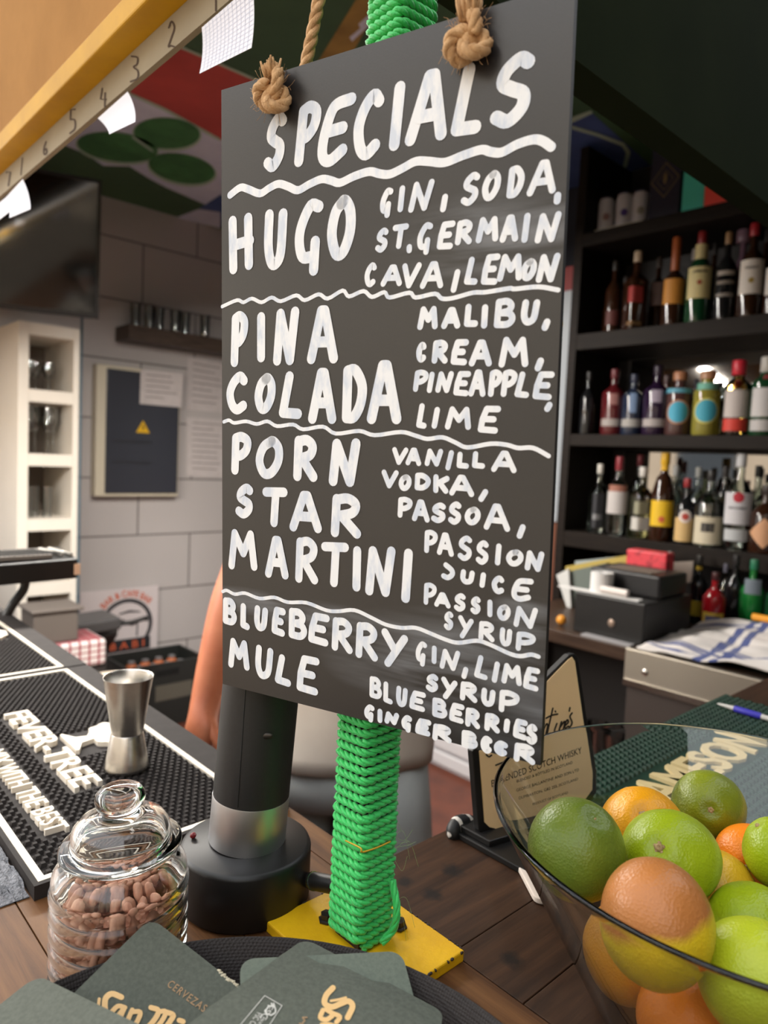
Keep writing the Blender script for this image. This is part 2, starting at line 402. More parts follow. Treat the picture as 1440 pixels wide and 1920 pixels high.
DIG = {'1': [L_((.5, 0), (.5, 1))], '2': [C_((.1, .25), (.5, 0), (.9, .25), (.5, .62), (.05, .98), (.4, .95), (.95, 1))], '3': [C_((.2, .05), (.8, .1), (.75, .35), (.4, .45), (.85, .6), (.8, .88), (.1, 1))],
       '4': [L_((.35, 0), (.1, .6), (.9, .62)), L_((.75, .25), (.7, 1))], '5': [L_((.85, 0), (.3, .02), (.25, .42)), C_((.25, .42), (.8, .45), (.8, .8), (.2, 1))],
       '6': [C_((.7, 0), (.25, .5), (.3, .95), (.8, .9), (.75, .55), (.3, .65))], '7': [L_((.1, .05), (.85, 0), (.45, 1))]}
def on_strip(p, k=0): return onx(p.x, p.y, XS - .0004 - k * .00004)
for ch, x0, x1, y0, y1 in (('1', 402, 407, -16, 20), ('2', 315, 328, 40, 88), ('3', 243, 261, 103, 153), ('4', 187, 200, 166, 199), ('5', 128, 143, 205, 250), ('6', 80, 89, 266, 290), ('7', 11, 21, 322, 348)):
    dg = MB()
    for k, (ty, pts) in enumerate(DIG[ch]):
        q = [V((x0 + a * (x1 - x0), y0 + b_ * (y1 - y0), 0)) for a, b_ in pts]
        if ty == 'C': q = catmull(q, 5)
        stroke(dg, q, 3.2, on_strip, k)
    dg.build('digit', m_ink, st, smooth=0)['label'] = 'handwritten number ' + ch
dg = MB(); stroke(dg, [V((42, 296)), V((39, 328))], 2.2, on_strip); dg.build('pen_line', m_ink, st, smooth=0)
# paper order tickets hanging from the strip
m_pap = pm('ticket_paper', srgb(226, 226, 234), .7)
m_grid = pm('ticket_grid', srgb(196, 200, 214), .7)
def ticket(name, label, px, x, curl, grid=False):
    tl, tr, brr, bl = [onx(p[0], p[1], x) for p in px]
    m = MB(); n = 8; vs = []
    for k in range(2):
        for i in range(n + 1):
            for j in range(n + 1):
                u, w = j / n, i / n
                p = tl.lerp(tr, u).lerp(bl.lerp(brr, u), w) + V((-curl * w * w - (.0004 if k else 0), 0, 0)); vs.append(p)
    q = (n + 1) ** 2
    fs = [(i * (n + 1) + j, i * (n + 1) + j + 1, (i + 1) * (n + 1) + j + 1, (i + 1) * (n + 1) + j) for i in range(n) for j in range(n)]
    fs2 = [tuple(q + a for a in reversed(f)) for f in fs]
    m.add(vs, fs + fs2)
    rim = [i for i in range(n + 1)] + [k * (n + 1) + n for k in range(1, n + 1)] + [n * (n + 1) + k for k in range(n - 1, -1, -1)] + [k * (n + 1) for k in range(n - 1, 0, -1)]
    for a, b_ in zip(rim, rim[1:] + rim[:1]): m.f.append((a, q + a, q + b_, b_)); m.m.append(0)
    o = tag(m.build(name, m_pap, smooth=30), label, 'paper', 'order tickets on the numbered strip')
    if grid:
        g = MB()
        P = lambda u, w: tl.lerp(tr, u).lerp(bl.lerp(brr, u), w) + V((-curl * w * w - .0008, 0, 0))
        for k in range(1, 13):
            for a, d in ((k / 13, 1), (k / 13, 0)):
                for s in range(8):
                    w0, w1 = s / 8, (s + 1) / 8; h = .0035
                    if d: vs4 = [P(a - h, w0), P(a + h, w0), P(a + h, w1), P(a - h, w1)]
                    else: vs4 = [P(w0, a - h), P(w1, a - h), P(w1, a + h), P(w0, a + h)]
                    g.add(vs4, [(0, 1, 2, 3)])
        g.build('grid_print', m_grid, o, smooth=0)
    return o
ticket('order_ticket', 'large squared paper ticket hanging nearest the pole', [(379, 52), (474, -30), (488, 98), (390, 145)], XS - .002, .008, True)
ticket('order_ticket', 'small blank paper slip hanging between numbers four and five', [(184, 222), (240, 172), (275, 237), (226, 259)], XS - .002, .012)
ticket('order_ticket', 'small blank paper slip hanging under number seven, in front', [(10, 372), (43, 336), (72, 396), (32, 412)], XS - .003, .010)
ticket('order_ticket', 'paper slip at the strip end, half hidden behind another slip', [(-36, 410), (14, 368), (27, 396), (-10, 424)], XS - .0012, .004)

# added unseen strip lamp behind the hatch frame, brightening the staff side
lamp = thing('fill_lamp', 'added unseen fill light shaped as a strip lamp behind the hatch frame', 'lamp', (XS + .06, 1.95, 1.885))
MB().bx(XS + .022, XS + .085, .50, 3.4, 1.897, 1.94).build('housing', pm('fill_lamp_white', srgb(230, 230, 226), .5), lamp, smooth=0, bevel=.003)
MB().bx(XS + .038, XS + .082, .52, 3.38, 1.890, 1.897).build('diffuser', pm('fill_lamp_diffuser', (1, 1, 1, 1), .5, emit=((1, .95, .88, 1), 4.0)), lamp, smooth=0)
ld = bpy.data.lights.new('fill_lamp_light', 'AREA'); ld.shape = 'RECTANGLE'; ld.size = .04; ld.size_y = 2.8; ld.energy = FILL_LAMP; ld.color = (1, .95, .88)
lo = bpy.data.objects.new('fill_lamp_light', ld); COL.objects.link(lo); lo.parent = lamp; lo.location = (.002, 0, .003)
lo.rotation_euler = V((.22, 0, -1)).to_track_quat('-Z', 'Y').to_euler()
# ------------------------------------------------------------------ bar counter (L shape)
ZT = 1.05; YE = .43; XE = .405
wd_l = wood('bar_plank_front', srgb(62, 38, 21), srgb(96, 63, 36), srgb(116, 80, 47), 'y', 1.0, .52)
kn = [(.452, .381, .010), (.414, .368, .009), (.408, .394, .007), (.403, .280, .009)]
wd_r = wood('bar_plank_side', srgb(40, 26, 18), srgb(60, 40, 27), srgb(73, 49, 33), 'x', 1.0, .5, kn)
bar = thing('bar_counter', 'dark stained plank bar counter turning a corner at the post', 'bar counter', (0, 0, 0))
tp = MB(); g = .0004
XSM = .375
xs = [-.12, .02, .155, .27, XSM]
for a, b_ in zip(xs, xs[1:]): tp.bx(a + g, b_ - g, -.35, 3.68, ZT - .045, ZT)
tp.bx(XSM + g, XE, YE + g, 3.68, ZT - .045, ZT)
tp.mi = 1
ys = [YE, .312, .250, .13, 0, -.15, -.35]
for a, b_ in zip(ys[1:], ys): tp.bx(XSM + g, 1.80, a + g, b_ - g, ZT - .045, ZT)
tp.build('counter_top', [wd_l, wd_r], bar, smooth=0, bevel=.0006)
m_panel = wood('bar_panel', srgb(48, 32, 22), srgb(66, 45, 31), srgb(78, 54, 37), 'z', 1, .5)
bp_ = MB(); bp_.bx(-.02, .03, -.25, 3.68, 0, ZT - .046); bp_.bx(.03, 1.80, -.25, -.20, 0, ZT - .046); bp_.bx(.34, .37, .42, 3.68, 0, ZT - .046); bp_.bx(.375, 1.80, .36, .39, 0, ZT - .046)
bp_.build('counter_panel', m_panel, bar, smooth=0)
# ------------------------------------------------------------------ post wrapped in green rope
PC = onz(675, 1751, ZT + .0085).to_2d()          # centre of the square post
TOPZ = 1.90
m_py = pm('plate_yellow', srgb(236, 184, 14), .5, col2=srgb(220, 166, 12), nscale=30, bump=.15, bscale=300)
m_chip = pm('chipped_steel', srgb(52, 40, 32), .6)
m_rope = pm('green_rope', srgb(62, 208, 104), .38, col2=srgb(50, 188, 90), nscale=60, bump=.3, bscale=900, sheen=.2)
m_bolt = pm('bolt_steel', srgb(70, 66, 62), .4, .8)
post = thing('rope_wrapped_post', 'square post wrapped in bright green rope on a yellow base plate', 'post', (PC.x, PC.y, ZT))
pl = MB(); ca = [onz(497, 1750, ZT + .007), onz(862, 1797, ZT + .007)]
x0, x1, y0, y1 = .284, .3745, .3005, .414
pl.bx(x0, x1, y0, y1, ZT, ZT + .0085)
pl.build('base_plate', m_py, post, smooth=0, bevel=.0012)
ch = MB(); rr = random.Random(3)
for k in range(70):
    s = rr.choice((0, 1, 1, 2, 3, 3))
    t = rr.random()
    p = {0: V((x0 + (x1 - x0) * t, y0, 0)), 1: V((x1, y0 + (y1 - y0) * t, 0)), 2: V((x0 + (x1 - x0) * t, y1, 0)), 3: V((x0, y0 + (y1 - y0) * t, 0))}[s]
    if t > .6 and s in (2, 3): continue
    ch.ball(p + V((0, 0, ZT + .0078)), (rr.uniform(.0006, .0018), rr.uniform(.0006, .0016), .001), 7, 5)
ch.build('paint_chips', m_chip, post)['kind'] = 'stuff'
for px in ((612, 1725), (748, 1738)):
    p = onz(px[0], px[1], ZT + .009); bo = MB(); bo.lathe([(0, 0), (.0062, 0), (.0062, .0012), (.0045, .0016), (.0045, .0055), (0, .006)], 6, p)
    bo.build('bolt', m_bolt, post, smooth=0)
hs = .0126; MB().bx(PC.x - hs, PC.x + hs, PC.y - hs, PC.y + hs, ZT + .0085, TOPZ).build('core', m_chip, post, smooth=0)
# helix round a rounded square
rad = .0031; H = hs + rad; rc = .0042
def sq_pt(s):                     # s in 0..1 round the square with rounded corners
    per = 4 * (2 * (H - rc)) + 2 * math.pi * rc; d = (s % 1) * per; e = 2 * (H - rc); q = math.pi / 2 * rc
    x, y, a = -(H - rc), -H, 0
    for k in range(4):
        ca_, sa = math.cos(a), math.sin(a)
        if d <= e: return V((x + ca_ * d, y + sa * d))
        x += ca_ * e; y += sa * e; d -= e
        cx, cy = x - sa * rc, y + ca_ * rc
        if d <= q: t = d / rc; return V((cx + sa * math.cos(t) * rc + ca_ * math.sin(t) * rc, cy - ca_ * math.cos(t) * rc + sa * math.sin(t) * rc))
        d -= q; a += math.pi / 2; ca_, sa = math.cos(a), math.sin(a); x, y = cx + sa * rc, cy - ca_ * rc
    return V((x, y))
per = 4 * (2 * (H - rc)) + 2 * math.pi * rc
def helix(za, zb_, pitch, nseg):
    n = int((zb_ - za) / pitch * nseg); P = []
    for i in range(n + 1):
        s = i / nseg; q = sq_pt(s); P.append(V((PC.x + q.x, PC.y + q.y, za + pitch * s)))
    return P
rp = MB()
twisted(rp, helix(ZT + .012, 1.155, .0066, 40), .0033, .0175, .00125, 3, .00178, 6)
rp2 = MB(); twisted(rp2, helix(1.155, 1.66, .0066, 30), .0033, .0175, .003, 3, .0018, 4)
rp3 = MB(); twisted(rp3, helix(1.66, TOPZ, .0066, 40), .0033, .0175, .00125, 3, .00178, 6)
for r_ in (rp2, rp3): rp.add(r_.v, r_.f)
wrap = rp.build('rope_wrap', m_rope, post, smooth=180)
# loose end of rope and stray fibres at the bottom
le = MB(); a = atd(735, 1650, .500); pth = catmull([a, atd(744, 1700, .494), atd(738, 1740, .493), atd(716, 1768, .492)], 8)
twisted(le, pth, .003, .03, .002, 4, .0016, 5, .4); le.build('loose_end', m_rope, wrap, smooth=180)
m_thread = pm('yellow_thread', srgb(196, 160, 40), .5)
th = MB(); oo = H + .0039
tl0 = onx(648, 1576, PC.x - oo); tl1 = onx(676, 1590, PC.x - oo); tr1 = ony(705, 1590, PC.y - oo); tr0 = ony(732, 1578, PC.y - oo); cc_ = V((PC.x - oo + .0012, PC.y - oo + .0012, (tl1.z + tr1.z) / 2 - .0012))
th.tube(catmull([tl0, tl1, cc_, tr1, tr0], 6), .0006, 5)
th.build('yellow_thread', m_thread, wrap, smooth=180)
fb = MB(); r5 = random.Random(5)
for k in range(9):
    s = atd(r5.uniform(728, 742), r5.uniform(1560, 1740), .502); dx = r5.uniform(8, 50); dy = r5.uniform(-20, 50)
    m_ = s + CR * (dx * .6 / FPX * .5) + CU * (r5.uniform(-26, 22) / FPX * .5) ; e_ = s + CR * (dx / FPX * .5) - CU * (dy / FPX * .5)
    fb.tube(catmull([s, m_, e_], 8), .00010, 4)
fb.build('stray_fibres', pm('pale_fibre', srgb(140, 170, 110), .6), wrap, smooth=180)['kind'] = 'stuff'
hk = MB(); hk.tube(catmull([V((PC.x - .012, PC.y - .012, 1.835)), V((PC.x - .034, PC.y - .031, 1.835)), V((PC.x - .044, PC.y - .040, 1.838)), V((PC.x - .051, PC.y - .047, 1.850))], 6), .0025, 8)
hk.build('screw_hook', m_bolt, post, smooth=180)
# ------------------------------------------------------------------ specials board hung on the post
import itertools
BW, BH, BT = .255, .4385, .0048
_c = [ray(415, 169), ray(1079, -37), ray(1004, 1433), ray(412, 1281)]
_k = (1.0, .747, .837, 1.09)
SB = 1.0
_q = [CAM + r * k * SB for r, k in zip(_c, _k)]
BO = _q[0]
bu = ((_q[1] - _q[0]) + (_q[2] - _q[3])).normalized()
bv = ((_q[3] - _q[0]) + (_q[2] - _q[1])); bv = (bv - bu * bv.dot(bu)).normalized()      # down
bnn = bu.cross(bv) * -1
if bnn.dot(CAM - BO) < 0: bnn = -bnn
BW = (((_q[1] - _q[0]) + (_q[2] - _q[3])) / 2).dot(bu); BH = (((_q[3] - _q[0]) + (_q[2] - _q[1])) / 2).dot(bv)
# distance: the back of the board just touches the rope on the post
_pole = lambda z: V((PC.x, PC.y, z))
_need = (H + .0034 - rc) * (abs(bnn.x) + abs(bnn.y)) + rc + BT + .010
SB = min(((_pole(z) - CAM).dot(bnn) + _need) / (BO - CAM).dot(bnn) for z in (1.13, 1.3, 1.5, 1.7))
BO = CAM + (BO - CAM) * SB; BW *= SB; BH *= SB
ZBD = SB * .873
def b2(px, py): p = onp(px, py, BO, bnn) - BO; return V((p.dot(bu), p.dot(bv)))
def bw(p, lift=.0003): return BO + bu * p[0] + bv * p[1] + bnn * lift
def bwk(p, k): return bw(p, .0003 + k * .00004)
m_bd = bpy.data.materials.new('chalkboard'); m_bd.use_nodes = True; nt = m_bd.node_tree; L = nt.links; b = nt.nodes['Principled BSDF']
t = nd(nt, 'TexCoord')
n1 = nd(nt, 'TexNoise'); n1.inputs['Scale'].default_value = 900; n1.inputs['Detail'].default_value = 2; L.new(t.outputs['Object'], n1.inputs['Vector'])
r1 = nd(nt, 'ValToRGB'); r1.color_ramp.elements[0].color = srgb(28, 27, 28); r1.color_ramp.elements[1].color = srgb(35, 34, 35); L.new(n1.outputs['Fac'], r1.inputs[0])
# rubbed chalk smears kept to where the board was wiped (u,v in metres on the board)
uv = nd(nt, 'UVMap'); sp = nd(nt, 'SeparateXYZ'); L.new(uv.outputs[0], sp.inputs[0])
mp = nd(nt, 'Mapping'); mp.inputs['Rotation'].default_value = (0, 0, math.radians(-8)); mp.inputs['Scale'].default_value = (9, 70, 1); L.new(uv.outputs[0], mp.inputs[0])
n2 = nd(nt, 'TexNoise'); n2.inputs['Scale'].default_value = 1; n2.inputs['Detail'].default_value = 4; n2.inputs['Distortion'].default_value = .6; L.new(mp.outputs[0], n2.inputs['Vector'])
r2 = nd(nt, 'ValToRGB'); r2.color_ramp.elements[0].position = .40; r2.color_ramp.elements[1].position = .72; L.new(n2.outputs['Fac'], r2.inputs[0])
acc = None
for (cx_, cy_, ru, rv, am) in (tuple(b2(930, 440)) + (.055, .022, .55), tuple(b2(860, 1260)) + (.085, .030, .8), tuple(b2(960, 1300)) + (.06, .03, .55), tuple(b2(470, 1128)) + (.04, .008, .9), tuple(b2(620, 1170)) + (.05, .012, .6), tuple(b2(985, 1160)) + (.02, .012, .8)):
    a_ = nd(nt, 'Vector' + 'Math', operation='SUBTRACT'); a_.inputs[1].default_value = (cx_, cy_, 0); L.new(uv.outputs[0], a_.inputs[0])
    s_ = nd(nt, 'VectorMath', operation='MULTIPLY'); s_.inputs[1].default_value = (1 / ru, 1 / rv, 0); L.new(a_.outputs[0], s_.inputs[0])
    l_ = nd(nt, 'VectorMath', operation='LENGTH'); L.new(s_.outputs[0], l_.inputs[0])
    mr = nd(nt, 'MapRange'); mr.inputs[1].default_value = 1.25; mr.inputs[2].default_value = .35; mr.inputs[3].default_value = 0; mr.inputs[4].default_value = am; L.new(l_.outputs['Value'], mr.inputs[0])
    if acc is None: acc = mr.outputs[0]
    else:
        mx = nd(nt, 'Math', operation='MAXIMUM'); L.new(acc, mx.inputs[0]); L.new(mr.outputs[0], mx.inputs[1]); acc = mx.outputs[0]
ml = nd(nt, 'Math', operation='MULTIPLY'); L.new(acc, ml.inputs[0]); L.new(r2.outputs[0], ml.inputs[1])
mm = nd(nt, 'Mix', data_type='RGBA'); L.new(ml.outputs[0], mm.inputs[0]); L.new(r1.outputs[0], mm.inputs[6]); mm.inputs[7].default_value = srgb(150, 154, 160)
L.new(mm.outputs[2], b.inputs['Base Color']); b.inputs['Roughness'].default_value = .30; b.inputs['Specular IOR Level'].default_value = .8
bp = nd(nt, 'Bump'); bp.inputs['Strength'].default_value = .06; bp.inputs['Distance'].default_value = .0005; L.new(n1.outputs['Fac'], bp.inputs['Height']); L.new(bp.outputs[0], b.inputs['Normal'])
m_bedge = pm('board_edge', srgb(34, 31, 29), .6)
m_paint = pm('white_paint_pen', srgb(240, 242, 244), .5, col2=srgb(212, 220, 232), nscale=110, stretch=(1, 1, .35), contrast=(.45, .62))
sign = thing('specials_board', 'black menu board lettered SPECIALS in white paint hanging by jute rope', 'menu board', BO + bu * BW / 2 + bv * BH - bnn * BT / 2)
pn = MB(); c4 = [BO, BO + bu * BW, BO + bu * BW + bv * BH, BO + bv * BH]
pn.prism([c4[3], c4[2], c4[1], c4[0]], -bnn * BT)
panel = pn.build('panel', [m_bd, m_bedge], sign, smooth=0)
me = panel.data; off = wloc(sign); ul = me.uv_layers.new(name='UVMap')
for p in me.polygons:
    p.material_index = 0 if abs(p.normal.dot(bnn)) > .9 else 1
    for li in p.loop_indices:
        q = me.vertices[me.loops[li].vertex_index].co + off - BO; ul.data[li].uv = (q.dot(bu), q.dot(bv))
# ---- hand lettering: single-line letter strokes fitted to each letter's place on the board
G = {
 'A': [L_((0, 1), (.42, .02), (.58, .02), (1, 1)), L_((.2, .66), (.82, .66))],
 'B': [L_((.08, .02), (.05, .98)), C_((.08, .03), (.6, 0), (.88, .18), (.72, .40), (.3, .48)), C_((.3, .48), (.8, .52), (1, .75), (.72, .97), (.05, .98))],
 'C': [C_((1, .12), (.72, 0), (.3, .18), (.05, .5), (.2, .85), (.55, 1), (.98, .88))],
 'D': [L_((.08, .03), (.03, .97)), C_((.08, .03), (.55, .02), (.98, .32), (.9, .68), (.5, .95), (.03, .97))],
 'E': [L_((1, .03), (.3, .04), (.08, .5), (.02, .95), (.92, .98)), L_((.12, .49), (.78, .49))],
 'e': [C_((1, .02), (.5, .06), (.28, .2), (.1, .6), (.12, .9), (.4, 1), (.85, .86)), L_((.22, .50), (.78, .48))],
 'G': [C_((1, .06), (.6, .03), (.15, .3), (.02, .55), (.18, .78), (.62, .8)), L_((.82, .58), (.74, 1))],
 'H': [L_((.04, .02), (.08, 1)), L_((.9, 0), (.94, .95)), L_((.08, .52), (1, .46))],
 'I': [L_((.6, 0), (.4, 1))],
 'J': [C_((.3, 0), (.95, .35), (.98, .72), (.5, 1), (.05, .92))],
 'K': [L_((.08, 0), (.06, 1)), L_((1, .06), (.12, .52)), L_((.4, .42), (.9, 1))],
 'L': [L_((.42, 0), (.02, .93), (1, .96))],
 'l': [L_((.12, 0), (.06, .94), (1, .96))],
 'M': [L_((0, 1), (.14, .02), (.52, .6), (.84, .02), (1, .98))],
 'N': [L_((0, 1), (.16, .03), (.72, 1), (.98, 0))],
 'O': [C_((.62, 0), (.2, .2), (0, .6), (.22, .96), (.6, .94), (.95, .6), (.98, .22), (.72, .01), (.5, .05))],
 'P': [L_((.12, .05), (.05, 1)), C_((.12, .05), (.55, 0), (.98, .12), (.9, .38), (.5, .55), (.12, .58))],
 'R': [L_((.1, .03), (.02, 1)), C_((.1, .05), (.6, 0), (.95, .16), (.8, .4), (.2, .52)), L_((.3, .5), (1, 1))],
 'S': [C_((1, .08), (.7, 0), (.25, .16), (.15, .36), (.5, .48), (.92, .6), (.9, .82), (.45, 1), (.02, .9))],
 'T': [L_((0, .05), (1, .02)), L_((.55, .05), (.45, 1))],
 'U': [C_((.08, 0), (.02, .6), (.2, .93), (.5, .96), (.8, .75), (.95, .02))],
 'V': [L_((0, .02), (.42, 1), (1, 0))],
 'Y': [L_((0, 0), (.48, .5)), L_((1, .08), (.15, 1))],
 ',': [L_((.85, 0), (.1, 1))], '.': [L_((.6, 0), (.4, 1))],
 'c': [C_((1, .1), (.5, .02), (.1, .4), (.15, .8), (.55, 1), (.9, .85)), L_((.3, .5), (.55, .45), (.5, .65))],
}
def letter(mb, ch, x0, x1, y0, y1, w, sl=0.0, g=0.0):
    segs = []
    for ty, pts in G[ch]:
        q = [V((a, c_, 0)) for a, c_ in pts]
        if ty == 'C': segs.append(catmull(q, 5))
        else:
            for a, c_ in zip(q, q[1:]): segs.append([a.copy(), a.lerp(c_, .5), c_.copy()])
    wd, hg = (x1 - x0), (y1 - y0)
    for q in segs:
        for p in q:
            a, c_ = p.x * wd, p.y * hg
            p.x = a - (c_ - hg / 2) * sl; p.y = c_ + (a - wd / 2) * g
    al = [p for q in segs for p in q]
    ax, bx_ = min(p.x for p in al), max(p.x for p in al); ay, by = min(p.y for p in al), max(p.y for p in al)
    h = w / 2
    for k, q in enumerate(segs):
        for p in q:
            p.x = (x0 + h + (p.x - ax) / (bx_ - ax) * max(wd - w, .1)) if bx_ - ax > .01 else (x0 + x1) / 2
            p.y = y0 + h + (p.y - ay) / (by - ay) * max(hg - w, .1)
        stroke(mb, [b2(p.x, p.y) for p in q], w / FPX * ZBD, bwk, k)
TXT = [
 ('SPECIALS', 18, .12, -.17, 'S491,542,209,324 P549,606,189,314 e593,671,174,314 C661,723,167,301 I728,762,153,283 A758,839,130,274 L845,903,119,255 S919,1003,98,240'),
 ('HUGO', 18, .0, -.10, 'H425,481,398,516 U492,543,390,508 G550,610,372,518 O611,670,365,490'),
 ('GIN, SODA,', 11, .12, -.13, 'G712,739,352,409 I745,761,348,398 N765,816,336,399 ,825,841,364,398 S864,901,323,386 O904,940,320,377 D950,984,311,372 A988,1042,300,368 ,1039,1052,361,383'),
 ('ST.GERMAIN', 10.5, .1, -.08, 'S703,730,427,474 T736,768,419,467 .762,771,458,475 G782,813,417,478 E819,855,414,468 R853,887,412,460 M892,935,406,456 A937,972,403,455 I978,995,400,455 N1003,1053,397,456'),
 ('CAVA, LEMON', 10.5, .12, -.04, 'C683,708,492,539 A713,755,496,538 V754,792,492,541 A787,832,490,542 ,845,864,505,549 L870,896,482,534 E902,939,476,534 M932,979,476,528 O977,1007,485,527 N1005,1051,475,530'),
 ('PINA', 17, .02, -.03, 'P429,470,582,690 I479,500,584,681 N509,565,574,687 A573,637,572,684'),
 ('COLADA', 17, .02, 0, 'C421,469,695,779 O474,521,698,778 L520,570,695,787 A575,634,689,796 D639,691,682,795 A686,755,675,796'),
 ('MALIBU,', 11, .08, -.03, 'M782,822,574,619 A827,864,576,617 l870,897,570,613 I902,916,571,616 B926,967,559,615 U977,1013,562,610 ,1016,1032,598,620'),
 ('CREAM,', 11, .06, 0, 'C780,801,641,680 R809,841,637,682 E845,880,636,685 A879,923,637,687 M935,991,632,689 ,1003,1020,671,696'),
 ('PINEAPPLE,', 10, .1, .02, 'P774,805,693,735 I800,816,697,737 N816,852,696,737 E850,884,696,743 A878,911,693,744 P915,943,693,744 P939,971,693,744 L965,992,697,746 E999,1040,697,750 ,1021,1036,754,772'),
 ('LIME', 10.5, .1, .03, 'L780,801,756,804 I809,826,763,804 M834,884,762,806 E896,940,761,813'),
 ('PORN', 17, .0, .04, 'P430,476,808,892 O476,535,816,900 R547,599,814,905 N614,679,821,914'),
 ('STAR', 16, .0, .06, 'S438,479,905,974 T489,543,912,990 A540,607,919,1001 R618,680,924,1011'),
 ('MARTINI', 15, .0, .08, 'M425,487,990,1072 A494,545,1003,1088 R551,600,1005,1097 T600,657,1015,1102 I659,680,1023,1110 N683,744,1023,1120 I751,776,1028,1131'),
 ('VANILLA', 9.5, .05, .06, 'V735,767,838,872 A760,791,839,874 N796,832,841,875 I835,852,844,882 l856,880,847,879 l885,910,846,879 A921,969,845,887'),
 ('VODKA,', 10, .0, .08, 'V715,749,880,916 O747,773,889,921 D777,809,886,920 K812,844,889,926 A842,890,890,932 ,897,916,917,941'),
 ('PASSOA,', 10, .0, .1, 'P745,775,931,971 A772,807,936,980 S808,837,942,981 S840,866,940,984 O871,902,950,985 A907,957,944,997 ,969,986,983,1010'),
 ('PASSION', 9.5, .0, .14, 'P795,822,993,1037 A819,852,998,1044 S858,886,1004,1052 S892,917,1013,1059 I928,941,1019,1060 O949,982,1030,1062 N984,1021,1032,1072'),
 ('JUICE', 9.5, .0, .15, 'J827,854,1054,1088 U863,891,1067,1096 I899,912,1073,1102 C922,946,1079,1114 e959,1001,1084,1128'),
 ('PASSION', 9, .0, .16, 'P794,820,1092,1134 A814,846,1110,1141 S851,874,1112,1147 S882,902,1118,1152 I914,923,1124,1157 O932,958,1133,1164 N963,1009,1136,1179'),
 ('SYRUP', 9, .0, .18, 'S832,851,1146,1182 Y859,889,1153,1197 R897,928,1164,1204 U937,961,1176,1212 P967,1005,1184,1220'),
 ('BLUEBERRY', 13.5, .0, .2, 'B415,448,1118,1174 l448,472,1129,1183 U474,506,1133,1185 E507,539,1136,1195 B539,579,1138,1201 E576,621,1147,1213 R620,664,1156,1227 R665,711,1165,1241 Y714,767,1177,1251'),
 ('MULE', 14, .0, .2, 'M425,472,1194,1259 U476,516,1207,1275 L513,549,1225,1289 E554,602,1227,1305'),
 ('GIN, LIME', 9.5, .05, .2, 'G779,802,1202,1250 I809,820,1210,1245 N824,864,1216,1258 ,865,879,1250,1273 L889,915,1228,1275 I922,938,1240,1280 M940,979,1243,1286 E981,1013,1250,1296'),
 ('SYRUP', 10, .0, .22, 'S798,823,1263,1298 Y827,859,1268,1311 R862,896,1277,1318 U902,930,1289,1325 P935,975,1293,1335'),
 ('BLUE BERRIES', 10, .0, .25, 'B692,718,1267,1311 l718,738,1277,1321 U742,766,1285,1326 E767,800,1294,1335 B810,840,1307,1347 E842,872,1317,1357 R872,901,1326,1367 R908,938,1336,1375 I944,957,1347,1374 E962,990,1347,1388 S986,1008,1357,1396'),
 ('GINGER BEER', 10.5, .0, .25, 'G682,704,1320,1355 I707,718,1328,1356 N720,750,1333,1360 G752,774,1340,1374 E778,810,1346,1381 R810,848,1356,1394 B865,897,1368,1404 c901,924,1379,1413 c926,953,1388,1418 R963,1004,1392,1434'),
]
for s, w, sl, g, spec in TXT:
    mb = MB()
    for it in spec.split(' '):
        x0, x1, y0, y1 = (float(a) for a in it[1:].split(','))
        letter(mb, it[0], x0, x1, y0, y1, w * (1.3 if w > 14.5 else 1.22 if w > 12 else 1.10), sl, g)
    o = mb.build('lettering', m_paint, sign, smooth=0); o['label'] = 'white hand painted words ' + s
WAV = [
 (16, [(432, 366), (451, 352), (466, 355), (488, 363), (505, 353), (523, 345), (541, 350), (559, 357), (580, 346), (604, 336), (622, 339), (638, 343), (664, 331), (693, 322), (712, 326), (731, 327), (755, 316), (780, 303), (805, 303), (834, 305), (868, 292), (903, 281), (920, 285), (941, 286), (970, 271), (1000, 262), (1018, 265), (1034, 276)]),
 (8, [(417, 575), (445, 563), (457, 567), (473, 560), (491, 567), (510, 558), (527, 565), (556, 554), (572, 563), (598, 552), (615, 560), (643, 545), (655, 556), (682, 546), (698, 557), (721, 548), (731, 558), (768, 549), (780, 558), (816, 551), (829, 560), (850, 559), (887, 549), (911, 548), (955, 541), (966, 542), (1010, 538), (1047, 544)]),
 (8, [(420, 791), (430, 788), (440, 793), (462, 790), (482, 795), (502, 790), (520, 799), (550, 796), (569, 805), (606, 800), (630, 813), (674, 808), (703, 816), (752, 810), (780, 817), (802, 823), (830, 820), (855, 830), (877, 839), (920, 832), (950, 834), (972, 840), (1000, 840), (1029, 855)]),
 (8, [(418, 1109), (426, 1107), (441, 1114), (460, 1112), (487, 1122), (515, 1120), (540, 1129), (575, 1130), (612, 1144), (635, 1146), (665, 1144), (697, 1158), (724, 1171), (753, 1177), (780, 1177), (809, 1188), (836, 1199), (860, 1205), (894, 1201), (918, 1208), (955, 1225), (976, 1230), (996, 1227), (1010, 1231)]),
]
for k, (w, pts) in enumerate(WAV):
    mb = MB(); q = catmull([V((a, c_, 0)) for a, c_ in pts], 4)
    stroke(mb, [b2(p.x, p.y) for p in q], w / FPX * ZBD, bwk)
    mb.build('wavy_line', m_paint, sign, smooth=0)
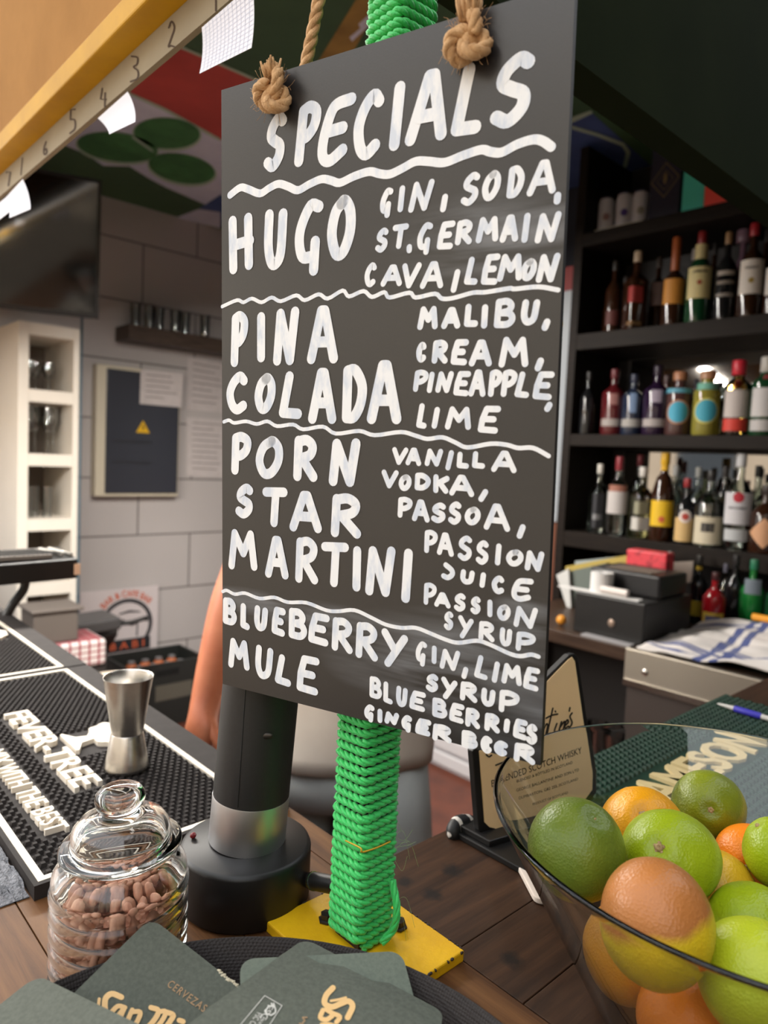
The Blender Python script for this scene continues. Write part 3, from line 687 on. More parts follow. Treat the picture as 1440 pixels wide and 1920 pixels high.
# ---- jute rope and knots
m_jute = pm('jute_rope', srgb(216, 176, 130), .85, col2=srgb(188, 146, 100), nscale=180, bump=.5, bscale=1500)
apex = V((PC.x - .047, PC.y - .043, 1.845))
h1 = bw(b2(553, 126), -BT - .0045); h2 = bw(b2(885, 22), -BT - .0045)
k1 = b2(527, 180); k2 = b2(889, 75)
ra = MB()
back1 = bw(k1, -BT - .006); back2 = bw(k2, -BT - .006)
path = catmull([bw(k1, .004), bw(k1, -BT - .003), back1 + bu * .002 - bv * .006, h1, h1.lerp(apex, .35) - bu * .004, h1.lerp(apex, .7), apex - bu * .003, apex, apex + bu * .003, h2.lerp(apex, .6), h2.lerp(apex, .25), h2, back2 - bv * .006, bw(k2, -BT - .003), bw(k2, .004)], 14)
twisted(ra, path, .0042, .022, .0012, 3, .0025, 6)
rope = ra.build('hanging_rope', m_jute, sign, smooth=180)
def knot(c2, s, rot, fray, nm):
    mb = MB(); P = []
    for i in range(140):
        t = 2 * math.pi * i / 139 * .97
        x = math.sin(t) + 2 * math.sin(2 * t); y = math.cos(t) - 2 * math.cos(2 * t); z = -math.sin(3 * t)
        x, y = x * math.cos(rot) - y * math.sin(rot), x * math.sin(rot) + y * math.cos(rot)
        P.append(bw(c2, .0045) + bu * (x * s * .33) + bv * (y * s * .36) + bnn * (z * s * .30 + s * .3))
    twisted(mb, P, .0041, .018, .0011, 3, .0025, 6)
    mb.ball(bw(c2, .005), (s * .62, s * .62, s * .62), 16, 10)
    rr = random.Random(int(rot * 100) + 9)
    for k in range(46):                     # frayed end
        a = rr.uniform(-.55, .55); l = rr.uniform(.008, .015) * fray
        b0 = bw(c2, .008) + bv * (-s * .8) + bu * rr.uniform(-.004, .004) + bnn * rr.uniform(-.003, .003)
        e_ = b0 - bv * l + bu * (math.sin(a) * l * .55 + rr.uniform(-.001, .001)) + bnn * rr.uniform(-.004, .005)
        mb.tube([b0, b0.lerp(e_, .5) + bu * rr.uniform(-.0008, .0008), e_], [.0011, .0010, .0006], 5)
    o = mb.build('knot', m_jute, sign, smooth=180)
    hb = MB()
    for k in range(60):
        d = V((rr.uniform(-1, 1), rr.uniform(-1, 1), rr.uniform(-.2, .9))).normalized(); D = bu * d.x + bv * d.y + bnn * d.z
        b0 = bw(c2, .006) + D * s * .8; l = rr.uniform(.003, .010)
        hb.tube(catmull([b0, b0 + D * l * .6 + bv * rr.uniform(-.002, .002), b0 + D * l + bv * rr.uniform(-.003, .004)], 4), .00011, 3)
    hb.build('fibres', m_jute, o, smooth=180)['kind'] = 'stuff'
knot(b2(526, 184), .0108, .4, .7, 'l')
knot(b2(889, 88), .0108, 2.2, 1.1, 'r')
# ------------------------------------------------------------------ helpers for things on the bar
def hdir(p): d = V((p[0], p[1], 0)); return d.normalized()
def rot_to(z):                                   # rotation taking +Z to z
    return V((0, 0, 1)).rotation_difference(V(z).normalized()).to_matrix()
m_black = pm('black_plastic', srgb(27, 25, 24), .42, col2=srgb(22, 21, 20), nscale=40)
m_softblack = pm('soft_black', srgb(38, 37, 36), .5, col2=srgb(34, 33, 32), nscale=300)
m_steel = pm('brushed_steel', srgb(208, 204, 198), .26, 1.0, bump=.08, bscale=30, bstretch=(1, 1, 90), aniso=.6)
m_satin = pm('satin_aluminium', srgb(220, 220, 222), .42, 1.0, aniso=.3)
# ------------------------------------------------------------------ black beer tower
fp = onz(430, 1757, ZT); TC = fp + hdir(fp) * .0515 + CR * .011; TC.z = ZT
tw = thing('beer_tower', 'black beer tower with silver collar on a round black base', 'beer tower', TC)
b_ = MB(); b_.lathe([(0, .001), (.0495, .001), (.051, .003), (.051, .041), (.050, .0435), (.0475, .045), (0, .045)], 64, TC); b_.build('base', m_black, tw, smooth=50)
CC = V((TC.x, TC.y, ZT + .045)) + _F * .0035; ax = (V((0, 0, 1)) + CR * .058).normalized(); RT = rot_to(ax)
b_ = MB(); b_.lathe([(.0300, 0), (.0302, .001), (.0302, .036), (.0300, .037), (.0285, .037)], 64, CC + V((0, 0, .0002)), RT); b_.build('collar', m_satin, tw, smooth=50)
b_ = MB(); b_.lathe([(.0298, .0372), (.0298, .215), (.028, .236), (.02, .247), (0, .250)], 64, CC, RT); col = b_.build('column', m_softblack, tw, smooth=40)
def on_col(px, py, r=.0298):                      # point on the column surface facing the camera
    d = ray(px, py); o = CAM - CC; a = d - ax * d.dot(ax); c = o - ax * o.dot(ax)
    A, B, C_0 = a.dot(a), 2 * a.dot(c), c.dot(c) - r * r
    return CAM + d * ((-B - math.sqrt(max(B * B - 4 * A * C_0, 0))) / (2 * A))
sm = MB(); sm.tube([on_col(446, 1514, .02985), on_col(452, 1420, .02985), on_col(460, 1300, .02985), on_col(464, 1240, .02985)], .00035, 5); sm.build('seam', pm('seam_black', srgb(16, 16, 16), .8), col, smooth=180)
hp = on_col(500, 1380); hn = (hp - CC); hn = (hn - ax * hn.dot(ax)).normalized(); hR = rot_to(hn)
hb_ = MB(); hb_.ball(hp, (.0045, .0045, .0012), 20, 8, Matrix((CR, ax.cross(hn) * 0 + ax, hn)).transposed() @ Matrix.Diagonal((1.1, .55, 1))); hb_.build('port', m_bolt, col, smooth=180)
pg = MB(); a = atd(588, 1652, .545); pg.tube([a, atd(636, 1661, .530)], [.0066, .0066], 16); pg.tube([atd(575, 1650, .552), a], [.0055, .0055], 16)
pg.build('plug', m_black, tw, smooth=40)
hg = MB(); hg.tube([atd(587, 1652, .5455), atd(590, 1652, .544)], [.0070, .0070], 16); hg.build('plug_ring', m_steel, tw, smooth=40)
bd = MB(); q = onz(362, 1572, ZT + .045); bd.ball(q + V((0, 0, .0024)), (.0026, .0022, .0024), 12, 8)
tag(bd.build('berry', pm('dark_red_berry', srgb(110, 24, 28), .25), smooth=180), 'tiny dark red berry lying on the black tower base', 'berry')
# ------------------------------------------------------------------ rubber bar mats
m_rub = pm('mat_rubber', srgb(50, 45, 43), .72, col2=srgb(43, 39, 37), nscale=60, spec=.25)
m_white = pm('mat_white', srgb(236, 226, 208), .5, col2=srgb(226, 214, 196), nscale=40)
MX0, MX1, MY0, MY1, MT = .166, .402, .553, 1.092, .012
mat1 = thing('bar_mat', 'black studded rubber bar mat lettered FEVER-TREE beside the glass jar', 'bar mat', (MX0, MY0, ZT), 'rubber bar mats along the bar')
b_ = MB(); b_.bx(MX0, MX1, MY0, MY1, ZT + .0003, ZT + .009)
sl = MB(); sl.bx(MX0, MX0 + .004, MY0, MY1, ZT + .009, ZT + MT); sl.bx(MX1 - .032, MX1, MY0, MY1, ZT + .009, ZT + MT); sl.bx(MX0 + .004, MX1 - .032, MY0, MY0 + .004, ZT + .009, ZT + MT); sl.bx(MX0 + .004, MX1 - .032, MY1 - .004, MY1, ZT + .009, ZT + MT)
b_.add(sl.v, sl.f); b_.build('base', m_rub, mat1, smooth=0)
bo = MB(); bi = .0042; bw_ = .0058; x0, x1, y0, y1 = MX0 + bi, MX1 - .0322, MY0 + bi, MY1 - bi
bo.bx(x0, x0 + bw_, y0, y1, ZT + .009, ZT + MT + .0004); bo.bx(x1 - bw_, x1, y0, y1, ZT + .009, ZT + MT + .0004); bo.bx(x0 + bw_, x1 - bw_, y0, y0 + bw_, ZT + .009, ZT + MT + .0004); bo.bx(x0 + bw_, x1 - bw_, y1 - bw_, y1, ZT + .009, ZT + MT + .0004)
bo.build('border', m_white, mat1, smooth=0)
TX = (.244, .272, .690, .935); T2 = (.197, .2165, .622, .905)
sd_ = MB(); pitch = .0078; i = 0
yy = y0 + bw_ + .005
while yy < y1 - bw_ - .003:
    xx = x0 + bw_ + .005 + (pitch / 2 if i % 2 else 0)
    while xx < x1 - bw_ - .003:
        skip = any(t[0] - .006 < xx < t[1] + .005 and t[2] - .006 < yy < t[3] + .005 for t in (TX, T2)) or (.276 < xx < .352 and .765 < yy < .845)
        if not skip:
            a, c_ = .0029, .0017; z0, z1 = ZT + .009, ZT + .0125
            sd_.add([(xx - a, yy - a, z0), (xx + a, yy - a, z0), (xx + a, yy + a, z0), (xx - a, yy + a, z0), (xx - c_, yy - c_, z1), (xx + c_, yy - c_, z1), (xx + c_, yy + c_, z1), (xx - c_, yy + c_, z1)], [(0, 1, 5, 4), (1, 2, 6, 5), (2, 3, 7, 6), (3, 0, 4, 7), (4, 5, 6, 7)])
        xx += pitch
    yy += pitch * .87; i += 1
sd_.build('studs', m_rub, mat1, smooth=0)
def mat_text(s, x, yfar, ynear, h, bold, ext, nm):
    t = MB(); put_text(t, s, V((x, yfar, ZT + .009)), V((0, -1, 0)), V((1, 0, 0)), V((0, 0, 1)), w=yfar - ynear, h=h, ext=ext, bold=bold * .45, lift=0)
    o = t.build(nm, m_white, mat1, smooth=0); o['label'] = 'raised white letters ' + s
mat_text('FEVER-TREE', TX[0], TX[3], TX[2], .028, .035, .0060, 'lettering')
mat_text('MIXER, MIX WITH THE BEST', T2[0], T2[3], T2[2], .0195, .030, .0055, 'lettering')
tr = MB(); zc = ZT + .009
def xy(u, w): return V((.276 + u, .806 + w, zc))          # u towards the bar's inner side
pts = [(0, .026), (.003, .028), (.012, .010), (.026, .006)]
crown = []
for k in range(36):
    a = math.radians(200 - 400 * k / 35); r_ = 1 + .07 * abs(math.sin(k * 1.7)); crown.append((.050 + .027 * r_ * math.cos(a) * -1 * -1, .038 * r_ * math.sin(a)))
crown = [(.052 + .027 * (1 + .06 * math.sin(9 * a)) * math.cos(a), .034 * (1 + .06 * math.sin(9 * a)) * math.sin(a)) for a in [math.radians(168 - 336 * k / 39) for k in range(40)]]
poly = pts + crown + [(.026, -.006), (.012, -.010), (.003, -.028), (0, -.026)]
poly = [xy(u, w) for u, w in poly]
tr.prism(list(reversed(poly)), (0, 0, .0055))
tro = tr.build('tree_emblem', m_white, mat1, smooth=0); tro['label'] = 'raised white tree emblem'
if tro.data.polygons[0].normal.z > .5: tro.data.flip_normals()
mat2 = copy_tree(mat1, V((MX0, MY1 + .006, ZT)))
mat2['label'] = 'black studded bar mat farther along, cut by the left picture edge'
for o in list(mat2.children):
    if o.name.startswith('lettering') and 'MIXER' in str(o.get('label')): pass
# grey towel peeping out from under the mat corner
tg = MB(); n = 26; vs = []
for i in range(n + 1):
    for j in range(n + 1):
        u, w = i / n, j / n; p = V((.136 + .030 * u, .560 + .10 * w, 0))
        hgt = .004 + .010 * (1 - u) * (.5 + .5 * mnoise.noise(V((p.x * 60, p.y * 60, 1)))) + .0022 * mnoise.noise(V((p.x * 420, p.y * 420, 3)))
        ed = min(w, 1 - w, u + .3) ; p.z = ZT + .0012 + max(.001, hgt) * min(1, ed * 6)
        p.x += .008 * mnoise.noise(V((u * 5, w * 5, 7))); p.x = min(p.x, MX0 - .0012); vs.append(p)
fs = [(i * (n + 1) + j, (i + 1) * (n + 1) + j, (i + 1) * (n + 1) + j + 1, i * (n + 1) + j + 1) for i in range(n) for j in range(n)]
tg.add(vs, fs); q = (n + 1) ** 2; tg.add([V((p.x, p.y, ZT + .0005)) for p in vs], [tuple(reversed(f)) for f in fs])
tag(tg.build('bar_towel', pm('grey_terry', srgb(150, 150, 154), .95, col2=srgb(104, 106, 110), nscale=260, bump=.9, bscale=700), smooth=180), 'crumpled grey towel showing at the near corner of the black mat', 'towel')
# ------------------------------------------------------------------ steel jigger
p0 = onz(237, 1456, ZT + .0128); JC = p0 + hdir(p0) * .022; JC.z = ZT + .0128
jg = thing('jigger', 'brushed steel double jigger standing on the black mat', 'jigger', JC)
b_ = MB(); b_.lathe([(.0150, .0375), (.0212, .002), (.0222, 0), (.0228, .0005), (.0222, .004), (.0165, .0372), (.0158, .0385)], 56, JC); b_.build('small_cup', m_steel, jg, smooth=60)
b_ = MB(); b_.lathe([(.0158, .0385), (.0172, .046), (.0222, .080), (.0250, .0975), (.0252, .0985), (.0246, .0985), (.0240, .0975), (.0212, .080), (.0162, .047), (.0140, .043), (0, .042)], 56, JC); b_.build('large_cup', m_steel, jg, smooth=60)
# ------------------------------------------------------------------ glass jar of peanuts
JP = V((.1825, .4325, ZT)); m_gl = glass('jar_glass', (.985, .99, .985, 1), 1.46)
JS = .955
jar = thing('glass_jar', 'small ribbed glass jar with a knobbed lid, filled with peanuts', 'jar', JP)
prof = [(0, .0008), (.036, .0008), (.040, .003)]
z = .006
while z < .073:
    for k in range(8): prof.append((.0400 + .0030 * math.sin(math.pi * k / 8) ** .7, z + .0118 * k / 8))
    z += .0118
prof += [(.0418, .079), (.0412, .083), (.0385, .0875), (.0350, .090), (.0338, .0925), (.0340, .0955), (.0345, .0965)]
inner = [(.0325, .0965), (.0318, .0925), (.0330, .0885), (.0365, .085), (.0392, .080), (.0396, .074), (.0396, .010), (.037, .0055), (0, .005)]
b_ = MB(); b_.lathe([(a, z * JS) for a, z in prof + inner], 72, JP); b_.build('body', m_gl, jar, smooth=60)
lt = (V((0, 0, 1)) + CR * -.03 - _F * .03).normalized(); LR = rot_to(lt); LO = JP + V((0, 0, .0972 * JS))
lp = [(.0330, .0002), (.0365, .0002), (.0378, .0012), (.0378, .0028), (.0360, .0042), (.0318, .0052), (.0304, .0072), (.0304, .0110), (.0296, .0150), (.0268, .0190), (.0220, .0218), (.0165, .0236), (.0130, .0246), (.0112, .0258), (.0110, .0272), (.0128, .0288), (.0148, .0312), (.0156, .0345), (.0150, .0382), (.0130, .0412), (.0095, .0432), (.0050, .0440), (0, .0441)]
li = [(0, .0212), (.012, .0208), (.0200, .0190), (.0250, .0160), (.0272, .0120), (.0276, .0060), (.0280, -.003), (.0300, -.004), (.0306, 0)]
b_ = MB(); b_.lathe([(a, c_ * .93) for a, c_ in li + lp], 72, LO, LR); b_.build('lid', m_gl, jar, smooth=60)
pn_ = MB(); rr = random.Random(11)
for k in range(620):
    zz = .009 + .056 * (k / 620); a = rr.uniform(0, 6.283); r_ = .0335 - abs(rr.gauss(0, .006)) if zz < .058 else rr.uniform(0, .033)
    d = V((rr.uniform(-1, 1), rr.uniform(-1, 1), rr.uniform(-.5, .5))).normalized()
    pn_.ball(JP + V((r_ * math.cos(a), r_ * math.sin(a), zz)), (.0031, .0031, .0048), 9, 6, rot_to(d))
tag(pn_.build('peanuts', pm('peanut_skin', srgb(216, 166, 140), .6, col2=srgb(178, 122, 98), nscale=110), smooth=180), 'reddish skinned peanuts filling the small glass jar', 'peanuts', kind='stuff')
# ------------------------------------------------------------------ round tray and beer mats
TRC = V((.126, .2155, ZT)); m_tray = pm('tray_black', srgb(44, 39, 37), .6, spec=.3)
nt = m_tray.node_tree; t = nd(nt, 'TexCoord'); vo = nd(nt, 'TexVoronoi'); vo.inputs['Scale'].default_value = 620; vo.inputs['Randomness'].default_value = .15
nt.links.new(t.outputs['Object'], vo.inputs['Vector']); bp = nd(nt, 'Bump'); bp.inputs['Strength'].default_value = .55; bp.inputs['Distance'].default_value = .0012
nt.links.new(vo.outputs['Distance'], bp.inputs['Height']); nt.links.new(bp.outputs[0], nt.nodes['Principled BSDF'].inputs['Normal'])
b_ = MB(); b_.lathe([(0, .0005), (.138, .0005), (.146, .003), (.158, .030), (.1690, .0535), (.1705, .0550), (.1690, .0562), (.1672, .0548), (.156, .031), (.143, .0065), (.136, .0045), (0, .0045)], 96, TRC)
tag(b_.build('round_tray', m_tray, smooth=40, loc=TRC), 'round black textured tray holding a heap of green beer mats', 'tray')
m_card = pm('beer_mat_green', srgb(90, 94, 84), .85, col2=srgb(78, 82, 73), nscale=420, bump=.12, bscale=900)
m_card2 = pm('beer_mat_pale', srgb(108, 116, 103), .85, col2=srgb(96, 104, 93), nscale=420, bump=.12, bscale=900)
m_cedge = pm('card_edge', srgb(196, 186, 160), .9)
m_gold = pm('gold_print', srgb(226, 186, 128), .6); m_dgold = pm('dull_gold_print', srgb(160, 130, 96), .7); m_wprint = pm('white_print', srgb(206, 204, 196), .7)
def square_from(A, zA, B, phi, side=.094):
    a = onz(A[0], A[1], zA); r = ray(*B); w = CAM - a; aa, bb, cc = r.dot(r), 2 * r.dot(w), w.dot(w) - side ** 2
    D = bb * bb - 4 * aa * cc; d = (-bb - math.sqrt(max(D, 0))) / (2 * aa)
    u = (CAM + r * d - a).normalized(); h = u.cross(V((0, 0, 1))).normalized()
    if h.dot(_F) > 0: h = -h                     # second edge comes towards the camera
    k = h.cross(u); k = k if k.z > 0 else -k
    v = (h * math.cos(phi) + k * math.sin(phi)).normalized()
    n = u.cross(v); n = n if n.z > 0 else -n
    return a, u, v, n
CARDS = {}
def card(label, A, zA, B, phi, mat=None, side=.094, th=.0014, torn=False):
    a, u, v, n = square_from(A, zA, B, math.radians(phi), side); rc_ = .008; pts = []
    for cx_, cy_, s0 in ((rc_, rc_, math.pi), (side - rc_, rc_, 1.5 * math.pi), (side - rc_, side - rc_, 0), (rc_, side - rc_, .5 * math.pi)):
        for k in range(7):
            t_ = s0 + math.pi / 2 * k / 6; pts.append((cx_ + rc_ * math.cos(t_), cy_ + rc_ * math.sin(t_)))
    P = [a + u * x + v * y for x, y in pts]
    m = MB(); m.prism([p - n * th for p in P], n * th)
    o = m.build('beer_mat', mat or m_card, smooth=0); tag(o, label, 'beer mat', 'green beer mats in the round tray')
    if torn:
        e_ = MB(); rr = random.Random(4)
        for k in range(26):
            s = side * (.56 + .26 * k / 26); c_ = a + u * s + v * rr.uniform(-.0002, .0008) - n * .0004
            e_.ball(c_, (rr.uniform(.0008, .0017), rr.uniform(.0006, .0012), rr.uniform(.0005, .0009)), 6, 4)
        e_.build('torn_edge', m_cedge, o, smooth=0)
    return o, a, u, v, n
def on_card(c, k=0): return lambda p, kk=0: onp(p.x, p.y, c[1] + c[4] * (.0003 + .00004 * kk), c[4])
def ink(c, strokes, w, nm, mat, label=None):
    m = MB()
    for k, st_ in enumerate(strokes):
        ww = w
        if isinstance(st_, tuple): ww, st_ = st_
        q = catmull([V((x, y, 0)) for x, y in st_], 4) if len(st_) > 2 else [V((x, y, 0)) for x, y in st_]
        stroke(m, q, ww, lambda p, kk, k=k: onp(p.x, p.y, c[1] + c[4] * (.0003 + .00005 * k), c[4]))
    o = m.build(nm, mat, c[0], smooth=0)
    if label: o['label'] = label
    return o
c6 = card('dark green beer mat at the left rim, lowest in the heap', (70, 1828), 1.112, (290, 1935), -8)
c5 = card('paler green beer mat lying flat under the stack, nearest the post', (753, 1783), 1.112, (450, 1798), -14, m_card2)
c2_ = card('topmost beer mat of the stack with a recycling mark', (545, 1777), 1.119, (825, 1925), 9)
def card_under(label, src, px, dn, turn):
    a = onp(px[0], px[1], src[1], src[4]) - src[4] * dn; n = src[4]; R_ = Matrix.Rotation(math.radians(turn), 3, n)
    u, v = R_ @ src[2], R_ @ src[3]; side, rc_, th, pts = .094, .008, .0014, []
    for cx_, cy_, s0 in ((rc_, rc_, math.pi), (side - rc_, rc_, 1.5 * math.pi), (side - rc_, side - rc_, 0), (rc_, side - rc_, .5 * math.pi)):
        for k in range(7):
            t_ = s0 + math.pi / 2 * k / 6; pts.append((cx_ + rc_ * math.cos(t_), cy_ + rc_ * math.sin(t_)))
    P = [a + u * x + v * y for x, y in pts]; m = MB(); m.prism([p - n * th for p in P], n * th)
    return tag(m.build('beer_mat', m_card, smooth=0), label, 'beer mat', 'green beer mats in the round tray')
card_under('blank topped beer mat second from the top of the stack', c2_, (560, 1762), .0022, 1.5)
card_under('beer mat with its corner sticking out highest behind the stack', c2_, (574, 1746), .0042, -1)
c1_ = card('torn edged beer mat lettered CERVEZAS leaning by the jar', (283, 1720), 1.120, (517, 1903), -14, torn=True)
def K(pts, ox, oy, s): return [(ox + x / s, oy + y / s) for x, y in pts]
s2 = lambda *p: K(p, 130, 1700, 4.364)
ink(c1_, [(11, s2((425, 740), (350, 712), (300, 745), (290, 800), (290, 860), (250, 915), (200, 935), (150, 895), (115, 858))), (6, s2((245, 755), (238, 820), (240, 880))),
          (9, s2((455, 825), (395, 815), (335, 880), (315, 935), (355, 945), (440, 840))), (9, s2((450, 830), (420, 900), (400, 965), (430, 960))), (9, s2((515, 845), (490, 900), (455, 985))), (9, s2((520, 860), (580, 862), (565, 920), (530, 985), (560, 990))),
          (10, s2((668, 825), (730, 850), (700, 920), (640, 990))), (9, s2((730, 860), (790, 858), (760, 930), (710, 990))), (10, s2((790, 862), (850, 885), (830, 930), (780, 1000))), (10, s2((900, 930), (930, 940))), (9, s2((890, 990), (860, 1060)))], 10, 'gold_lettering', m_gold, 'gold lettering San Mi')
tm = MB(); o_ = onp(312, 1849, c1_[1], c1_[4]); e_ = onp(381, 1899, c1_[1], c1_[4]); u_ = (e_ - o_).normalized(); put_text(tm, 'CERVEZAS', o_, u_, c1_[4].cross(u_), c1_[4], w=(e_ - o_).length, h=.0042, spacing=1.25, bold=.01)
tm.build('small_lettering', m_dgold, c1_[0], smooth=0)['label'] = 'small bronze word CERVEZAS'
s3 = lambda *p: K(p, 420, 1730, 3.6)
ink(c2_, [(11, s3((735, 440), (690, 490), (680, 545), (730, 568), (790, 545), (840, 530), (868, 565), (835, 640))), (5, s3((722, 528), (770, 520), (822, 506))), (9, s3((668, 590), (650, 640), (690, 655), (730, 630))), (9, s3((690, 585), (730, 610), (782, 635), (760, 670))), (9, s3((660, 690), (720, 690), (780, 720)))], 10, 'gold_lettering', m_gold, 'gold lettering Sa')
ink(c2_, [(2.5, s3((560, 640), (530, 640), (545, 660), (530, 675))), (2.5, s3((540, 690), (510, 680)))], 3, 'small_lettering', m_dgold)
ink(c2_, [(1.2, s3((110, 690), (275, 492))), (1.2, s3((275, 492), (392, 560))), (1.2, s3((392, 560), (300, 700))), (2.6, s3((335, 545), (348, 600), (318, 625))), (2.6, s3((318, 625), (280, 605), (300, 565))), (2.6, s3((300, 565), (325, 560))), (2.6, s3((320, 545), (335, 570)))], 1.2, 'recycling_mark', m_wprint, 'white recycling mark in a rounded box')
tm = MB()
for tx, pa, pb, hh in (('FSC', (296, 560), (240, 650), .0034), ('FSC C0', (222, 610), (160, 700), .0030), ('MIX', (258, 640), (225, 690), .0016)):
    o_ = onp(420 + pa[0] / 3.6, 1730 + pa[1] / 3.6, c2_[1], c2_[4]); e_ = onp(420 + pb[0] / 3.6, 1730 + pb[1] / 3.6, c2_[1], c2_[4]); u_ = (e_ - o_).normalized()
    put_text(tm, tx, o_, u_, c2_[4].cross(u_), c2_[4], w=(e_ - o_).length, h=hh)
tm.build('white_lettering', m_wprint, c2_[0], smooth=0)
# ------------------------------------------------------------------ glass bowl of citrus
BC = V((.478, .154, ZT)); m_bowl = glass('bowl_glass', (.985, .995, .988, 1), 1.46)
b_ = MB(); b_.lathe([(0, .0006), (.088, .0006), (.0925, .0012), (.0945, .003)] + [(.0945 + (.166 - .0945) * k / 28, .003 + .127 * k / 28) for k in range(1, 29)] + [(.16605 + .0017 * math.cos(a) - .0014, .1306 + .0019 * math.sin(a)) for a in [math.pi * q / 10 + .05 for q in range(1, 10)]] + [(.1628 - (.1628 - .0925) * k / 28, .1305 - (.1305 - .0068) * k / 28) for k in range(0, 29)] + [(.0908, .0056), (.088, .0052), (0, .0052)], 128, BC)
tag(b_.build('glass_bowl', m_bowl, smooth=50, loc=BC), 'large clear glass bowl heaped with limes, lemons and oranges', 'bowl')
def citrus_mat(name, c1, c2, axis=None, c3=None, thr=0.0, sc=22, rough=.33):
    if name in MATS: return MATS[name]
    m = pm(name, c1, rough, col2=c2, nscale=sc, contrast=(.3, .7)); nt = m.node_tree; L = nt.links; b = nt.nodes['Principled BSDF']
    t = nd(nt, 'TexCoord'); vo = nd(nt, 'TexVoronoi'); vo.inputs['Scale'].default_value = 620; L.new(t.outputs['Object'], vo.inputs['Vector'])
    nz = nd(nt, 'TexNoise'); nz.inputs['Scale'].default_value = 160; L.new(t.outputs['Object'], nz.inputs['Vector'])
    ad = nd(nt, 'Math', operation='ADD'); L.new(vo.outputs['Distance'], ad.inputs[0]); L.new(nz.outputs['Fac'], ad.inputs[1])
    bp = nd(nt, 'Bump'); bp.inputs['Strength'].default_value = .32; bp.inputs['Distance'].default_value = .0008; L.new(ad.outputs[0], bp.inputs['Height']); L.new(bp.outputs[0], b.inputs['Normal'])
    b.inputs['Subsurface Weight'].default_value = .0
    if c3:
        dt = nd(nt, 'VectorMath', operation='DOT_PRODUCT'); dt.inputs[1].default_value = axis; L.new(t.outputs['Object'], dt.inputs[0])
        n2 = nd(nt, 'TexNoise'); n2.inputs['Scale'].default_value = 34; n2.inputs['Detail'].default_value = 4; L.new(t.outputs['Object'], n2.inputs['Vector'])
        a2 = nd(nt, 'Math', operation='MULTIPLY_ADD'); a2.inputs[1].default_value = .012; L.new(n2.outputs['Fac'], a2.inputs[0]); L.new(dt.outputs['Value'], a2.inputs[2])
        mr = nd(nt, 'MapRange'); mr.inputs[1].default_value = thr - .002; mr.inputs[2].default_value = thr + .004; L.new(a2.outputs[0], mr.inputs[0])
        src = b.inputs['Base Color'].links[0].from_socket; mx = nd(nt, 'Mix', data_type='RGBA'); L.new(mr.outputs[0], mx.inputs[0]); L.new(src, mx.inputs[6]); mx.inputs[7].default_value = c3; L.new(mx.outputs[2], b.inputs['Base Color'])
    return m
up_s = CU
mg_d = citrus_mat('lime_dark', srgb(94, 116, 38), srgb(112, 126, 36), tuple(-CU + CR * .2), srgb(138, 132, 24), .022)
mg_m = citrus_mat('lime_bright', srgb(142, 164, 20), srgb(160, 178, 24), tuple(CR * 1.0 - CU * .4), srgb(166, 186, 60), .022)
mg_o = citrus_mat('lime_olive', srgb(104, 118, 24), srgb(138, 146, 28), tuple(CR * .9 - CU * .6), srgb(170, 158, 34), .016)
mg_y = citrus_mat('lime_yellowgreen', srgb(166, 182, 30), srgb(188, 196, 48))
ml_y = citrus_mat('lemon_yellow', srgb(236, 164, 14), srgb(226, 150, 16))
ml_p = citrus_mat('lemon_pale', srgb(226, 180, 40), srgb(210, 164, 34))
ml_t = citrus_mat('lemon_scarred', srgb(232, 190, 22), srgb(206, 184, 40), tuple(CU * .97 - CR * .22), srgb(176, 112, 58), .0115)
mo_o = citrus_mat('orange_peel', srgb(248, 142, 28), srgb(242, 128, 24))
m_stem = pm('stem_brown', srgb(186, 160, 116), .8, col2=srgb(150, 124, 84), nscale=200)
FR = [
 ('lime', 'round dark green lime at the bowl edge nearest the post', mg_d, (.3913, .2291, 1.1589), (1, 1.03, 1), .0300, (1117, 1533), .4),
 ('lemon', 'orange yellow lemon with a dark stem scar behind the centre lime', ml_y, (.4904, .2338, 1.1358), (1, 1, 1), .0309, (1206, 1527), 1.5),
 ('lime', 'olive green lime highest at the back of the bowl', mg_o, (.5644, .2173, 1.1389), (1.03, 1, 1), .0268, (1333, 1519), 1.0),
 ('lime', 'bright green lime in the middle with a brown stem button', mg_m, (.4448, .1923, 1.1519), (1.03, .94, 1), .0299, (1234, 1588), 1.3),
 ('lemon', 'big yellow lemon with a brown scarred upper half, front centre', ml_t, (.3632, .1617, 1.1591), (.97, 1.06, 1), .0299, None, 0),
 ('lemon', 'golden lemon seen through the bowl side, lower left', ml_y, (.4261, .2076, 1.0862), (1, 1, 1), .0292, None, 0),
 ('orange', 'orange half hidden behind a lime at the right picture edge', mo_o, (.5391, .1757, 1.1227), (1, 1, 1), .0244, (1402, 1628), 1.2),
 ('lime', 'green lime cut by the right picture edge over the orange', mg_m, (.5111, .1482, 1.1499), (1, 1, 1), .0230, (1418, 1545), .8),
 ('lemon', 'pale yellow lemon wedged below the orange', ml_p, (.4884, .1789, 1.1181), (1, 1, 1), .0264, None, 0),
 ('lime', 'green lime resting behind the front yellowish lime', mg_m, (.451, .1415, 1.126), (1, 1, 1), .0269, None, 0),
 ('lime', 'glossy yellowish green lime in front at the right', mg_y, (.3987, .1222, 1.1331), (1, 1, 1), .0290, None, 0),
 ('orange', 'orange at the bottom of the bowl below the golden lemon', mo_o, (.4013, .1566, 1.0862), (1, 1, 1), .0273, None, 0),
]
